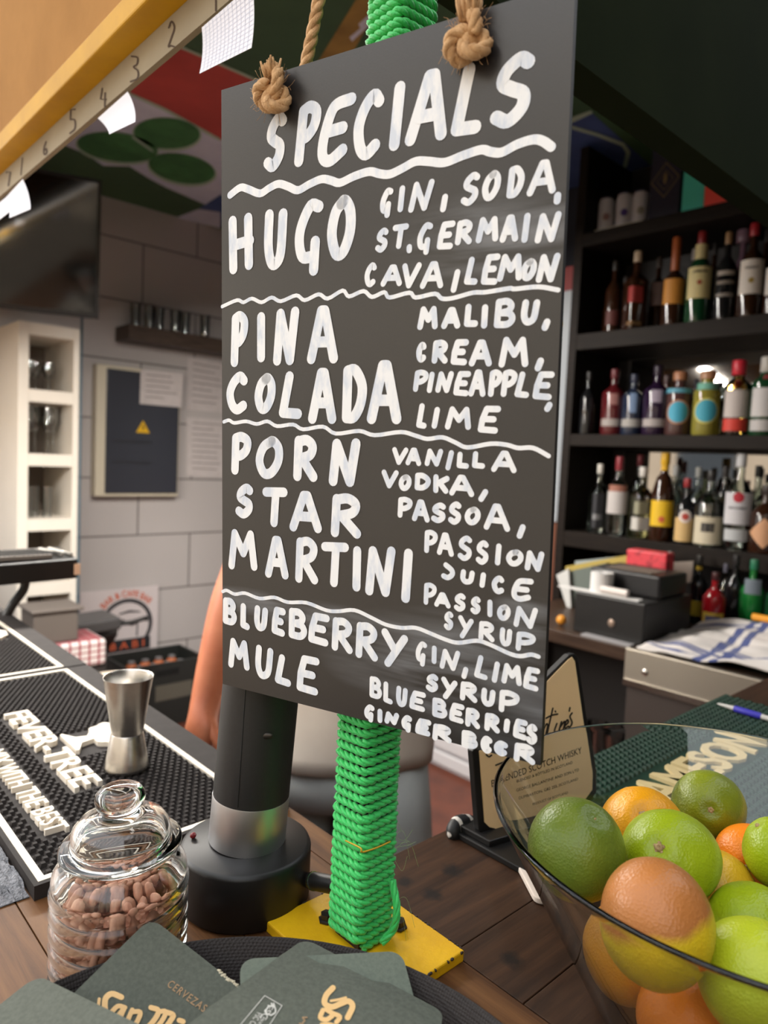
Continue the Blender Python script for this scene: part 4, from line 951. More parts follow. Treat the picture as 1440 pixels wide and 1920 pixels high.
for nm, lab, mt_, c, sc_, r, stem, ss in FR:
    if c is None: c = atd(1283, 1915, .398)
    c = V(c); m = MB(); R3 = Matrix((CR, CU, -CF)).transposed()
    m.ball(c, (r * sc_[0], r * sc_[1], r * sc_[2]), 48, 32, R3)
    sp_ = None
    if stem:
        d = ray(*stem).normalized(); oc = CAM - c; bq = oc.dot(d); disc = bq * bq - (oc.dot(oc) - r * r); sp_ = CAM + d * (-bq - math.sqrt(max(disc, 0))); nn = (sp_ - c).normalized()
    for k, p in enumerate(m.v):
        q = p - c
        w = .016 * mnoise.noise(q * 38 + V((c.x * 90, c.y * 70, 0))) + .01 * mnoise.noise(q * 90)
        q = q * (1 + w)
        if sp_ is not None:
            a = q.normalized().angle(nn); q = q * (1 - .07 * math.exp(-(a / .16) ** 2) + .035 * math.exp(-((a - .34) / .16) ** 2))
        m.v[k] = c + q
    o = m.build(nm, mt_, smooth=180, loc=c)
    tag(o, lab, nm, 'citrus fruit in the glass bowl')
    if sp_ is not None:
        st_ = MB(); R_ = rot_to(nn); b0 = c + nn * (r * .925)
        n5 = 15; k = ss * .0020
        st_.lathe([(k * 1.0, -.001), (k * 1.05, .0006), (k * .72, .0016), (k * .5, .0018), (k * .3, .0012), (0, .0012)], n5, b0, R_)
        for i, p in enumerate(st_.v): st_.v[i] = p + (p - b0) * .16 * mnoise.noise(p * 900)
        if ss > .9:
            for q in range(5):
                a_ = 2 * math.pi * q / 5 + .3; dd = R_ @ V((math.cos(a_), math.sin(a_), 0)); st_.ball(b0 + dd * k * 1.05 + nn * .0003, (k * .45, k * .45, .0006), 8, 5, R_)
        st_.build('stem_button', m_stem, o, smooth=60)
# ------------------------------------------------------------------ whisky sign in a black frame
sO = onz(900, 1586, ZT); sN = V((-.19, -.98, .10)).normalized(); sU = V((0, 0, 1)).cross(-sN).normalized() * 1
if sU.x < 0: sU = -sU
sV = sN.cross(sU); sV = sV if sV.z > 0 else -sV
m_sign = pm('tan_sign_face', srgb(246, 212, 160), .5, col2=srgb(240, 204, 152), nscale=6); m_print = pm('black_print', srgb(44, 36, 28), .6)
sg = thing('whisky_sign', "tan whisky sign in a black frame standing behind the bowl", 'sign', sO)
SP = lambda x, y, l=0.0: onp(x, y, sO + sN * l, sN)
out = [(886, 1408), (1068, 1228), (1077, 1225), (1084, 1232), (1116, 1448), (1115, 1488), (1092, 1519), (1000, 1550), (946, 1566), (905, 1567), (898, 1556)]
inn = [(899, 1409), (1066, 1237), (1073, 1232), (1078, 1240), (1108, 1450), (1107, 1482), (1086, 1510), (1000, 1541), (945, 1557), (918, 1551), (909, 1542)]
b_ = MB(); b_.prism([SP(*p) for p in out], -sN * .008); b_.build('frame', m_black, sg, smooth=0, bevel=.001)
b_ = MB(); b_.prism([SP(*p, .0012) for p in inn], -sN * .001); fc_ = b_.build('face', m_sign, sg, smooth=0)
s5 = lambda *p: K(p, 900, 1220, 5.05)
script = [s5((560, 800), (605, 690)), s5((585, 770), (632, 692), (640, 720), (622, 795)), s5((690, 545), (655, 700), (640, 785), (670, 780)), s5((625, 640), (680, 612), (735, 600)), s5((728, 690), (705, 760), (722, 770)), s5((712, 572), (716, 580)), s5((745, 768), (772, 672)), s5((756, 730), (800, 668), (800, 700), (788, 745)), s5((800, 715), (835, 680), (828, 655), (806, 690), (806, 735), (838, 715)), s5((852, 540), (846, 572)), s5((872, 590), (852, 625), (872, 680), (850, 725), (836, 718)), s5((60, 985), (85, 1005), (110, 990)), s5((150, 1085), (260, 1040)), s5((440, 850), (470, 780), (490, 800), (470, 850)), s5((510, 830), (535, 770)), s5((525, 810), (550, 770), (548, 820))]
for nm_, idx in (('script_lettering', range(0, 11)), ('script_swash', range(11, 13)), ('script_initial', range(13, 16))):
  m = MB()
  for k in idx:
    st_ = script[k]; q = catmull([V((x, y, 0)) for x, y in st_], 4) if len(st_) > 2 else [V((x, y, 0)) for x, y in st_]
    stroke(m, q, 3.0, lambda p, kk, k=k: SP(p.x, p.y, .0016 + .00004 * k))
  m.build(nm_, m_print, fc_, smooth=0)
m = MB()
for tx, pa, pb, hh in (('BLENDED SCOTCH WHISKY', (922, 1476), (1088, 1413), .0068), ('BLENDED & BOTTLED IN SCOTLAND', (960, 1472), (1070, 1433), .0028), ('GEORGE BALLANTINE AND SON LTD', (958, 1490), (1082, 1447), .0030), ('DUMBARTON, G82 2SS, SCOTLAND', (962, 1505), (1080, 1464), .0028), ('PRODUCT OF SCOTLAND', (990, 1515), (1060, 1490), .0026)):
    o_ = SP(*pa, .0015); e_ = SP(*pb, .0015); u_ = (e_ - o_).normalized(); put_text(m, tx, o_, u_, sN.cross(u_) if sN.cross(u_).z > 0 else -sN.cross(u_), sN, w=(e_ - o_).length, h=hh, lift=0)
m.build('printed_lettering', m_print, fc_, smooth=0)
b_ = MB(); ba = onz(888, 1556, ZT + .002); 
fx0 = sO.x - .008; b_.bx(fx0, fx0 + .115, sO.y - .062, sO.y + .026, ZT + .0003, ZT + .006)
b_.prism([V((fx0 + .004, sO.y - .014, ZT + .006)), V((fx0 + .111, sO.y - .036, ZT + .006)), V((fx0 + .111, sO.y + .022, ZT + .006)), V((fx0 + .004, sO.y + .022, ZT + .006))], (0, 0, .006))
b_.build('foot', m_black, sg, smooth=0, bevel=.001)
cw = [onz(960, 1606, ZT + .004), onz(1004, 1690, ZT + .004)]
# white plastic card stand lying between the sign and the bowl
a = cw[0]; c_ = cw[1]; dY = (c_ - a); dX = V((-dY.y, dY.x, 0)).normalized(); dX = dX if dX.x > 0 else -dX
ln = dY.length; dY.normalize(); rr_ = .007; pts = []
W_ = .05
for cx_, cy_, s0 in ((rr_, rr_, math.pi), (ln - rr_, rr_, 1.5 * math.pi), (ln - rr_, W_ - rr_, 0), (rr_, W_ - rr_, .5 * math.pi)):
    for k in range(7): t_ = s0 + math.pi / 2 * k / 6; pts.append(a + dY * (cx_ + rr_ * math.cos(t_)) + dX * (cy_ + rr_ * math.sin(t_)) + V((0, 0, -.0032)))
b_ = MB(); b_.prism(pts, (0, 0, .005)); tag(b_.build('plastic_tray', pm('white_plastic', srgb(226, 212, 200), .4), smooth=0, bevel=.001), 'small white plastic tray lying half under the bowl by the sign foot', 'tray')
# black striped rag beside the sign foot
pg = MB(); P = catmull([onz(858, 1574, ZT - .004), onz(850, 1562, ZT + .004), onz(856, 1548, ZT + .008), onz(872, 1542, ZT + .008), onz(888, 1546, ZT + .005), onz(900, 1552, ZT + .003)], 6)
pg.tube(P, [.005 + .003 * math.sin(math.pi * i / (len(P) - 1)) for i in range(len(P))], 10)
m_stripe = pm('striped_rag', srgb(26, 25, 25), .5); nt = m_stripe.node_tree; t = nd(nt, 'TexCoord'); wv = nd(nt, 'TexWave'); wv.inputs['Scale'].default_value = 22; wv.bands_direction = 'X'; r = nd(nt, 'ValToRGB'); r.color_ramp.elements[0].position = .78; r.color_ramp.elements[1].position = .84; r.color_ramp.elements[0].color = srgb(28, 27, 27); r.color_ramp.elements[1].color = srgb(214, 206, 196)
nt.links.new(t.outputs['Object'], wv.inputs[0]); nt.links.new(wv.outputs['Fac'], r.inputs[0]); nt.links.new(r.outputs[0], nt.nodes['Principled BSDF'].inputs['Base Color'])
tag(pg.build('striped_rag', m_stripe, smooth=180), 'black and white striped rag end hanging at the bar corner beside the sign', 'rag')
# ------------------------------------------------------------------ green bar mat and pen on the right-hand counter
m_gm = pm('green_rubber', srgb(24, 58, 42), .5, col2=srgb(20, 48, 35), nscale=40)
gx0, gx1, gy0, gy1 = .640, 1.138, .175, .4285
gm = thing('bar_mat', 'dark green studded bar mat lettered JAMESON behind the bowl', 'bar mat', (gx0, gy0, ZT), 'rubber bar mats along the bar')
MB().bx(gx0, gx1, gy0, gy1, ZT + .0003, ZT + .008).build('base', m_gm, gm, smooth=0, bevel=.001)
sd_ = MB(); i = 0; yy = gy0 + .008; txr = (.672, .972, .300, .366)
while yy < gy1 - .006:
    xx = gx0 + .008 + (.005 if i % 2 else 0)
    while xx < gx1 - .006:
        if not (txr[0] < xx < txr[1] and txr[2] < yy < txr[3]):
            a, c_ = .0036, .0022; z0, z1 = ZT + .008, ZT + .0115
            sd_.add([(xx - a, yy - a, z0), (xx + a, yy - a, z0), (xx + a, yy + a, z0), (xx - a, yy + a, z0), (xx - c_, yy - c_, z1), (xx + c_, yy - c_, z1), (xx + c_, yy + c_, z1), (xx - c_, yy + c_, z1)], [(0, 1, 5, 4), (1, 2, 6, 5), (2, 3, 7, 6), (3, 0, 4, 7), (4, 5, 6, 7)])
        xx += .010
    yy += .0085; i += 1
sd_.build('studs', m_gm, gm, smooth=0)
t = MB(); put_text(t, 'JAMESON', V((.680, .306, ZT + .008)), V((1, 0, 0)), V((0, 1, 0)), V((0, 0, 1)), w=.285, h=.052, ext=.004, bold=.02, lift=0)
t.build('lettering', pm('mat_cream', srgb(214, 190, 140), .5), gm, smooth=0)['label'] = 'raised cream letters JAMESON'
pa = onz(1345, 1319, ZT + .0165); pdir = (onz(1440, 1347, ZT + .0165) - pa).normalized(); pdir.z = 0; pdir.normalize()
pe = thing('pen', 'ballpoint pen with a blue grip lying on the green mat', 'pen', pa - V((0, 0, .004)))
b_ = MB(); b_.tube([pa, pa + pdir * .004, pa + pdir * .024], [.0007, .0018, .0034], 14); b_.build('tip', pm('pen_clear', srgb(200, 196, 190), .3), pe, smooth=40)
b_ = MB(); b_.tube([pa + pdir * .024, pa + pdir * .026, pa + pdir * .060, pa + pdir * .062], [.0034, .0046, .0046, .0036], 16); b_.build('grip', pm('pen_blue', srgb(58, 54, 170), .45), pe, smooth=40)
b_ = MB(); b_.tube([pa + pdir * .062, pa + pdir * .135, pa + pdir * .137], [.0036, .0036, .0028], 14); b_.build('barrel', MATS['pen_clear'], pe, smooth=40)
# ------------------------------------------------------------------ left wall: things on and in front of the tiles
YT = YW - .002
m_wlam = pm('white_laminate', srgb(226, 218, 206), .4, col2=srgb(220, 212, 200), nscale=3)
m_tube = thin_glass('drinking_glass', (.93, .95, .95, 1), .17, .06)
# white cube shelf unit
yF = 3.25; ka = ony(35, 600, yF); kb = ony(150, 618, yF); kx0, kx1, kz1 = ka.x, kb.x, (ka.z + kb.z) / 2; D = .40
ku = thing('shelf_unit', 'tall white cube shelf unit holding bar glasses beside the tiled wall', 'shelf unit', (kx0, yF, 0))
yl = kx1 - kx0; tk = .042
rows = [ony(93, y, yF).z for y in (744, 863, 984, 1104)]
b_ = MB(); b_.bx(kx0, kx0 + tk, yF, yF + D, 0, kz1); b_.build('left_side', m_wlam, ku, smooth=0, bevel=.002)
b_ = MB(); b_.bx(kx1 - .025, kx1, yF, yF + D, 0, kz1); b_.build('right_side', m_wlam, ku, smooth=0, bevel=.002)
b_ = MB(); b_.bx(kx0 + tk, kx1 - .025, yF, yF + D, kz1 - .05, kz1); b_.build('top', m_wlam, ku, smooth=0)
b_ = MB(); b_.bx(kx0 + tk, kx1 - .025, yF + D - .01, yF + D, 0, kz1 - .05); b_.build('back_panel', pm('shelf_back', srgb(120, 108, 98), .6), ku, smooth=0)
for z in rows + [.35, .02]:
    b_ = MB(); b_.bx(kx0 + tk, kx1 - .025, yF, yF + D - .011, z - .026, z + .026); b_.build('shelf', m_wlam, ku, smooth=0)
cbl = MB(); cbl.tube([V((kx1 + .006, yF - .004, z)) for z in (.05, .6, 1.2, kz1 + .1)], .005, 8)
tag(cbl.build('cable', pm('blue_grey_cable', srgb(70, 92, 104), .5), smooth=180), 'thin blue grey cable running down the right edge of the white shelf unit', 'cable')
def glassware(kind, h, r):
    if kind == 'wine': return [(0, 0), (r * .8, .0), (r * .8, .002), (.004, .006), (.0035, h * .42), (r * .5, h * .48), (r, h * .68), (r * .82, h), (r * .79, h), (r * .96, h * .68), (r * .45, h * .5), (0, h * .47)]
    return [(0, 0), (r * .86, 0), (r, h), (r * .95, h), (r * .8, .006), (0, .006)]
def put_glass(lab, grp, kind, p, h, r, up=True):
    m = MB(); pr = glassware(kind, h, r)
    if not up: pr = [(a, h - z) for a, z in pr][::-1]
    m.lathe(pr, 18, p); return tag(m.build(kind + '_glass' if kind == 'wine' else 'tumbler', m_tube, smooth=60, loc=p), lab, 'glass', grp)
names = ['top', 'second', 'third', 'fourth']
for k, z in enumerate(rows):
    zb_ = z + .0262
    xs_ = [kx0 + .075, kx0 + .115, kx0 + .165, kx0 + .205][: 3 if k == 0 else 4]
    for j, x in enumerate(xs_):
        kind = 'wine' if k < 2 else 'tumbler'; x = min(x, kx1 - .065)
        if k >= 2 and j == 3: continue
        pos = ['leftmost', 'second from left', 'third from left', 'rightmost'][j]
        put_glass('clear %s %s in the %s cell of the white shelf unit' % ('stemmed glass' if kind == 'wine' else 'straight tumbler', pos, names[k]), 'glasses in the white shelf unit', kind, V((kx0 + .072 + j * (kx1 - kx0 - .13) / 3, yF + .10 + .05 * (j % 2), zb_)), [.13, .21, .135, .12][k], .026 if k < 2 else .021)
# ------------------------------------------------------------------ television
m_tvb = pm('tv_black', srgb(20, 20, 22), .3); m_tvs = pm('tv_screen', srgb(10, 10, 11), .08, spec=1.0)
tvR = ony(185, 599, 2.75); ang = math.radians(-19.4); tu = V((math.cos(ang), math.sin(ang), 0)); tn = V((tu.y, -tu.x, 0)); tv0 = tvR - tu * .60
ht_ = ony(185, 350, 2.75).z - tvR.z
tv = thing('television', 'black television turned towards the bar above the white shelf unit', 'television', tvR - tu * .30)
TL_ = math.radians(16); tn2 = tn * math.cos(TL_) - V((0, 0, 1)) * math.sin(TL_); tz = V((0, 0, 1)) * math.cos(TL_) + tn * math.sin(TL_)
Rz = Matrix((tu, -tn2, tz)).transposed()
def tvbox(m, x0, x1, y0, y1, z0, z1): m.box(tv0 + tu * ((x0 + x1) / 2) + tn2 * ((y0 + y1) / 2) + tz * ((z0 + z1) / 2), (x1 - x0, y1 - y0, z1 - z0), Rz); return m
tvbox(MB(), 0, .60, -.05, -.004, 0, ht_).build('case', m_tvb, tv, smooth=0, bevel=.004)
m = MB(); tvbox(m, 0, .60, -.004, .004, 0, .018); tvbox(m, 0, .60, -.004, .004, ht_ - .012, ht_); tvbox(m, 0, .012, -.004, .004, .018, ht_ - .012); tvbox(m, .588, .60, -.004, .004, .018, ht_ - .012); m.build('bezel', m_tvb, tv, smooth=0)
tvbox(MB(), .012, .588, -.004, .001, .018, ht_ - .012).build('screen', m_tvs, tv, smooth=0)
m = MB(); m.tube([tv0 + tu * .30 - tn2 * .05 + tz * ht_ * .6, tv0 + tu * .30 - tn * .30 + V((0, 0, ht_ * .6)), V((tv0.x + .30, YW - .001, tvR.z + ht_ * .6))], .02, 10); m.build('wall_arm', m_tvb, tv, smooth=0)
# ------------------------------------------------------------------ wooden wall shelf with glasses
m_dwood = wood('dark_shelf_wood', srgb(60, 50, 44), srgb(80, 68, 60), srgb(94, 80, 70), 'x', 1, .5)
sa = ony(240, 612, YW - .16); zt_ = ony(300, 617, YW - .16).z
MBs = MB(); MBs.bx(sa.x, sa.x + 1.15, YW - .17, YT, zt_ - .075, zt_)
tag(MBs.build('wall_shelf', m_dwood, smooth=0, bevel=.002), 'dark wooden shelf of upturned glasses on the tiled wall', 'shelf')
for j, px in enumerate((258, 279, 303, 328, 352, 384)):
    g0 = ony(px, 610, YW - .12); put_glass('%s clear tumbler along the dark wall shelf' % ['first from the left', 'second from the left', 'third from the left', 'fourth from the left', 'fifth from the left', 'sixth from the left'][j], 'tumblers on the dark wall shelf', 'tumbler', V((g0.x, YW - .09 - .03 * (j % 2), zt_)), .12, .027)
# ------------------------------------------------------------------ electrical panel and papers
pa, pb_, pc = ony(183, 681, YW - .07), ony(341, 694, YW - .07), ony(183, 931, YW - .07)
px0, px1, pz1, pz0 = pa.x, pb_.x, pa.z, pc.z
el_ = thing('electrical_panel', 'cream electrical panel with a dark smoked door and yellow warning triangle', 'electrical panel', ((px0 + px1) / 2, YW - .05, pz0))
m_pf = pm('panel_cream', srgb(212, 202, 180), .5); m_pd = pm('smoked_door', srgb(58, 60, 68), .25)
b_ = MB(); b_.bx(px0, px1, YW - .06, YT, pz0, pz1); b_.build('case', m_pf, el_, smooth=0, bevel=.004)
da, db_ = ony(201, 690, YW - .07), ony(332, 925, YW - .07)
b_ = MB(); b_.bx(da.x, db_.x, YW - .07, YW - .0605, db_.z, da.z); dr = b_.build('door', m_pd, el_, smooth=0, bevel=.003)
tc_ = ony(268, 802, YW - .0712); s_ = .060
b_ = MB(); b_.prism([tc_ + V((-s_ * .62, 0, -s_ * .45)), tc_ + V((s_ * .62, 0, -s_ * .45)), tc_ + V((0, 0, s_ * .62))], (0, -.001, 0)); tri = b_.build('warning_triangle', pm('warning_yellow', srgb(226, 178, 30), .5), dr, smooth=0)
b_ = MB(); q = tc_ + V((0, -.0022, 0)); b_.prism([q + V((x * s_, 0, z * s_)) for x, z in ((.06, .36), (-.14, .02), (0, .02), (-.05, -.3), (.14, .08), (.02, .08))], (0, -.0006, 0)); b_.build('bolt_symbol', pm('symbol_black', srgb(30, 26, 20), .6), dr, smooth=0)
for yy in (826, 866):
    a, c_ = ony(213, yy, YW - .0705), ony(283, yy + 6, YW - .0705); b_ = MB(); b_.bx(a.x, c_.x, YW - .0716, YW - .0702, a.z - .008, a.z + .008); b_.build('label_strip', pm('dark_label', srgb(40, 41, 48), .6), dr, smooth=0)
m_pp = pm('note_paper', srgb(208, 200, 198), .8, col2=srgb(198, 190, 188), nscale=30); m_nt = pm('note_print', srgb(150, 140, 140), .8)
def note(label, px, x_lines, y=YT - .0015):
    P = [ony(p[0], p[1], y) for p in px]; m = MB(); m.prism([P[3], P[2], P[1], P[0]], (0, .0008, 0)); o = tag(m.build('paper_notice', m_pp, smooth=0), label, 'paper')
    t = MB(); rr = random.Random(len(label))
    for k in range(x_lines):
        f0 = (k + 1) / (x_lines + 1.3); a = P[0].lerp(P[3], f0).lerp(P[1].lerp(P[2], f0), .12); b2_ = P[0].lerp(P[3], f0).lerp(P[1].lerp(P[2], f0), rr.uniform(.55, .9))
        t.add([a + V((0, -.0009, 0)), b2_ + V((0, -.0009, 0)), b2_ + V((0, -.0009, .006)), a + V((0, -.0009, .006))], [(0, 1, 2, 3)])
    t.build('print_lines', m_nt, o, smooth=0)
note('white paper notice taped over the corner of the electrical panel', [(264, 692), (344, 700), (340, 764), (262, 757)], 5, YW - .0725)
note('tall white notice high on the tiles left of the board edge', [(352, 668), (432, 684), (432, 775), (350, 768)], 7)
note('lower white notice on the tiles left of the board edge', [(350, 782), (432, 788), (432, 896), (350, 892)], 9)
# ------------------------------------------------------------------ low cupboard, boxes, bin, crate, poster
m_dk = pm('dark_cupboard', srgb(56, 52, 50), .6)
cz = ony(150, 1252, 2.78).z; cx0 = ony(60, 1250, 2.78).x; cx1 = ony(197, 1250, 2.78).x
b_ = MB(); b_.bx(cx0, cx1, 2.78, 2.98, 0, cz); tag(b_.build('low_cupboard', m_dk, smooth=0, bevel=.004), 'low dark cupboard on the floor under the checked cloth box', 'cupboard')
bz = ony(150, 1203, 2.78).z
m_chk = bpy.data.materials.new('checked_cloth'); m_chk.use_nodes = True; nt = m_chk.node_tree; bb = nt.nodes['Principled BSDF']; bb.inputs['Roughness'].default_value = .9
t = nd(nt, 'TexCoord'); last = None
for ax_, sc_ in (('X', 9.0), ('Z', 14.0)):
    wv = nd(nt, 'TexWave'); wv.bands_direction = ax_; wv.inputs['Scale'].default_value = sc_ / 6.283 * 6; nt.links.new(t.outputs['Object'], wv.inputs[0])
    mr = nd(nt, 'MapRange'); mr.inputs[1].default_value = .86; mr.inputs[2].default_value = .93; nt.links.new(wv.outputs['Fac'], mr.inputs[0])
    if last is None: last = mr.outputs[0]
    else: mx = nd(nt, 'Math', operation='MAXIMUM'); nt.links.new(last, mx.inputs[0]); nt.links.new(mr.outputs[0], mx.inputs[1]); last = mx.outputs[0]
mx = nd(nt, 'Mix', data_type='RGBA'); nt.links.new(last, mx.inputs[0]); mx.inputs[6].default_value = srgb(206, 198, 196); mx.inputs[7].default_value = srgb(140, 48, 58); nt.links.new(mx.outputs[2], bb.inputs['Base Color'])
b_ = MB(); b_.bx(cx0 + .03, cx1, 2.768, 2.975, cz + .0005, bz); tag(b_.build('cloth_box', m_chk, smooth=0, bevel=.012, segs=3), 'box covered in red and white checked cloth on the low cupboard', 'box')
gz = ony(110, 1160, 2.78).z; gx1 = ony(160, 1200, 2.78).x; gx0 = ony(50, 1170, 2.78).x
b_ = MB(); a = V((gx0, 3.0, bz + .001)); b_.prism([V((gx0 + .03, 2.80, bz + .001)), V((gx1 - .02, 2.80, bz + .001)), V((gx1 - .02, 2.96, bz + .001)), V((gx0 + .03, 2.96, bz + .001))], (0, 0, .12)); b_.bx(gx0 + .02, gx1, 2.79, 2.97, bz + .121, bz + .135)
tag(b_.build('storage_box', pm('grey_brown_box', srgb(98, 90, 84), .6), smooth=0, bevel=.006), 'grey brown lidded storage box on top of the checked cloth box', 'box')
# dark press machine with a flat lid and a steel handle behind it
pmz = ony(160, 1150, 3.11).z; kxa, kxb = ony(108, 1150, 3.11).x, ony(212, 1150, 3.11).x
gr = thing('sandwich_press', 'dark sandwich press with a flat lid on a stand below the poster', 'sandwich press', ((kxa + kxb) / 2, 3.11, 0))
b_ = MB(); b_.bx(kxa + .05, kxb - .06, 3.02, 3.20, 0, pmz - .16); b_.build('stand', m_dk, gr, smooth=0)
b_ = MB(); b_.lathe([(0, 0), (.07, 0), (.10, .05), (.105, .075), (0, .075)], 28, ((kxa + kxb) / 2 + .03, 3.11, pmz - .16)); b_.build('lower_plate', m_black, gr, smooth=40)
b_ = MB(); b_.box(((kxa + kxb) / 2, 3.11, pmz - .045), (kxb - kxa, .20, .055), Euler((0, math.radians(-3), 0)).to_matrix()); b_.build('lid', pm('press_grey', srgb(72, 70, 70), .35), gr, smooth=0, bevel=.012, segs=3)
b_ = MB(); b_.tube(catmull([V((kxb - .02, 3.06, pmz - .05)), V((kxb + .04, 3.03, pmz - .045)), V((kxb + .12, 3.02, pmz - .03))], 5), .010, 10); b_.build('handle', m_black, gr, smooth=180)
# poster standing against the wall
m_post = pm('poster_white', srgb(214, 204, 204), .7); m_or = pm('poster_orange', srgb(206, 96, 60), .7); m_pb = pm('poster_black', srgb(42, 42, 46), .6)
P = [ony(*p, YT - .02) for p in ((150, 1112), (297, 1096), (297, 1262), (150, 1268))]
po = thing('poster', 'white poster with a black ring and arched orange lettering against the tiles', 'poster', (P[0] + P[2]) / 2)
z1 = (P[0].z + P[1].z) / 2; z0 = 0.012; x0, x1 = P[0].x, P[1].x
MB().bx(x0, x1, YT - .022, YT - .012, z0, z1).build('panel', m_post, po, smooth=0)
rcn = ony(237, 1172, YT - .02); rR = (ony(287, 1172, YT - .02) - rcn).length * .95; yp = YT - .0235
def arc(m, r0, r1, a0, a1, n=40, y=yp):
    vs = []
    for i in range(n + 1):
        a = a0 + (a1 - a0) * i / n
        for r in (r0, r1): vs.append(V((rcn.x + r * math.cos(a), y, rcn.z + r * math.sin(a))))
    m.add(vs, [(2 * i, 2 * i + 2, 2 * i + 3, 2 * i + 1) for i in range(n)])
m = MB(); arc(m, rR * .86, rR, math.radians(-60), math.radians(240)); m.build('black_ring', m_pb, po, smooth=0)
m = MB(); put_text(m, 'BAR & CAFE BAR', V((rcn.x, yp, rcn.z + rR * 1.08)), V((1, 0, 0)), V((0, 0, 1)), V((0, -1, 0)), w=rR * 1.9, h=.036, bold=.02, bend=rR * 1.1, align='CENTER'); m.build('arched_lettering', m_or, po, smooth=0)
m = MB(); m.bx(rcn.x - rR * .92, rcn.x + rR * .92, yp - .002, yp, rcn.z - rR * .98, rcn.z - rR * .52); m.build('black_banner', m_pb, po, smooth=0)
m = MB(); put_text(m, 'BABI', V((rcn.x - rR * .62, yp - .0025, rcn.z - rR * .88)), V((1, 0, 0)), V((0, 0, 1)), V((0, -1, 0)), w=rR * 1.3, h=rR * .28, bold=.02, spacing=1.6); m.build('banner_lettering', m_or, po, smooth=0)
m = MB()
m.tube([V((rcn.x - rR * .3, yp, rcn.z + rR * .45)), V((rcn.x + rR * .1, yp, rcn.z + rR * .52)), V((rcn.x + rR * .5, yp, rcn.z + rR * .46))], [.003, .006, .003], 6)
m.tube(catmull([V((rcn.x - rR * .2, yp, rcn.z + rR * .2)), V((rcn.x + rR * .2, yp, rcn.z + rR * .02)), V((rcn.x + rR * .5, yp, rcn.z + rR * .18)), V((rcn.x + rR * .8, yp, rcn.z + rR * .12))], 5), .008, 6)
m.tube([V((rcn.x + rR * .42, yp, rcn.z + rR * .1)), V((rcn.x + rR * .40, yp, rcn.z - rR * .45))], .004, 6)
m.build('drawing', m_pb, po, smooth=0)
# white lidded bin
wb = onz(214, 1270, .53); rB = .125
b_ = MB(); b_.lathe([(0, 0), (rB * .82, 0), (rB, .48), (rB * 1.06, .485), (rB * 1.06, .51), (rB * .98, .518), (rB * .9, .515), (0, .512)], 48, (wb.x, wb.y, 0)); tag(b_.build('round_bin', pm('bin_white', srgb(222, 206, 186), .4), smooth=40), 'round off white bin with a flat lid behind the jigger', 'bin')
# black bottle crate with orange capped bottles
q0 = onz(262, 1348, 0); q1 = onz(356, 1330, 0); cu_ = V((q1.x - q0.x, q1.y - q0.y, 0)); cu_ = V((1, 0, 0)); L_c = .42; cx = q1.x - L_c; cy = min(q1.y, 3.28); cD = .29
hz = ony(350, 1222, cy).z; hz = max(.24, min(hz, .33))
cr_ = thing('bottle_crate', 'black plastic bottle crate of orange capped bottles on the floor by the tiles', 'crate', (cx + L_c / 2, cy + cD / 2, 0))
m_cr = pm('crate_black', srgb(40, 42, 40), .5); w_ = .014
b_ = MB(); b_.bx(cx, cx + L_c, cy, cy + w_, 0, hz); b_.bx(cx, cx + L_c, cy + cD - w_, cy + cD, 0, hz); b_.bx(cx, cx + w_, cy + w_, cy + cD - w_, 0, hz); b_.bx(cx + L_c - w_, cx + L_c, cy + w_, cy + cD - w_, 0, hz); b_.bx(cx + w_, cx + L_c - w_, cy + w_, cy + cD - w_, 0, .012)
b_.build('body', m_cr, cr_, smooth=0, bevel=.003)
m = MB(); m.bx(cx + L_c - .27, cx + L_c - .07, cy - .002, cy, hz * .42, hz * .66); m.build('front_panel', pm('crate_panel', srgb(96, 92, 82), .6), cr_, smooth=0)
m = MB(); m.bx(cx + L_c * .35, cx + L_c * .65, cy - .0015, cy, hz * .8, hz * .9); m.build('hand_hole', pm('hole_dark', srgb(14, 14, 14), .8), cr_, smooth=0)
m_ob = pm('orange_label', srgb(196, 110, 66), .5); m_sv = pm('silver_cap', srgb(176, 178, 182), .3, .7); m_db = pm('amber_bottle', srgb(58, 34, 22), .2)
proto = None; k = 0
for i in range(4):
    for j in range(2):
        x = cx + .10 + i * .073; y = cy + .075 + j * .10
        if proto is None:
            proto = thing('small_bottle', 'x', 'bottle', (x, y, .0125))
            b_ = MB(); b_.lathe([(0, 0), (.029, 0), (.030, .01), (.030, .17), (.022, .21)], 20, (x, y, .0125)); b_.build('glass', m_db, proto, smooth=40)
            b_ = MB(); b_.lathe([(.0222, .209), (.029, .225), (.029, .262), (.026, .275), (.0155, .285)], 20, (x, y, .0125)); b_.build('foil', m_ob, proto, smooth=40)
            b_ = MB(); b_.lathe([(.0157, .2845), (.017, .287), (.017, .297), (0, .299)], 20, (x, y, .0125)); b_.build('cap', m_sv, proto, smooth=40); o = proto
        else: o = copy_tree(proto, V((x, y, .0125)))
        o['group'] = 'bottles in the black crate'; o['label'] = 'orange foiled bottle in the black crate, %s row, %s' % (['front', 'back'][j], ['first from the left', 'second from the left', 'third from the left', 'fourth from the left'][i])
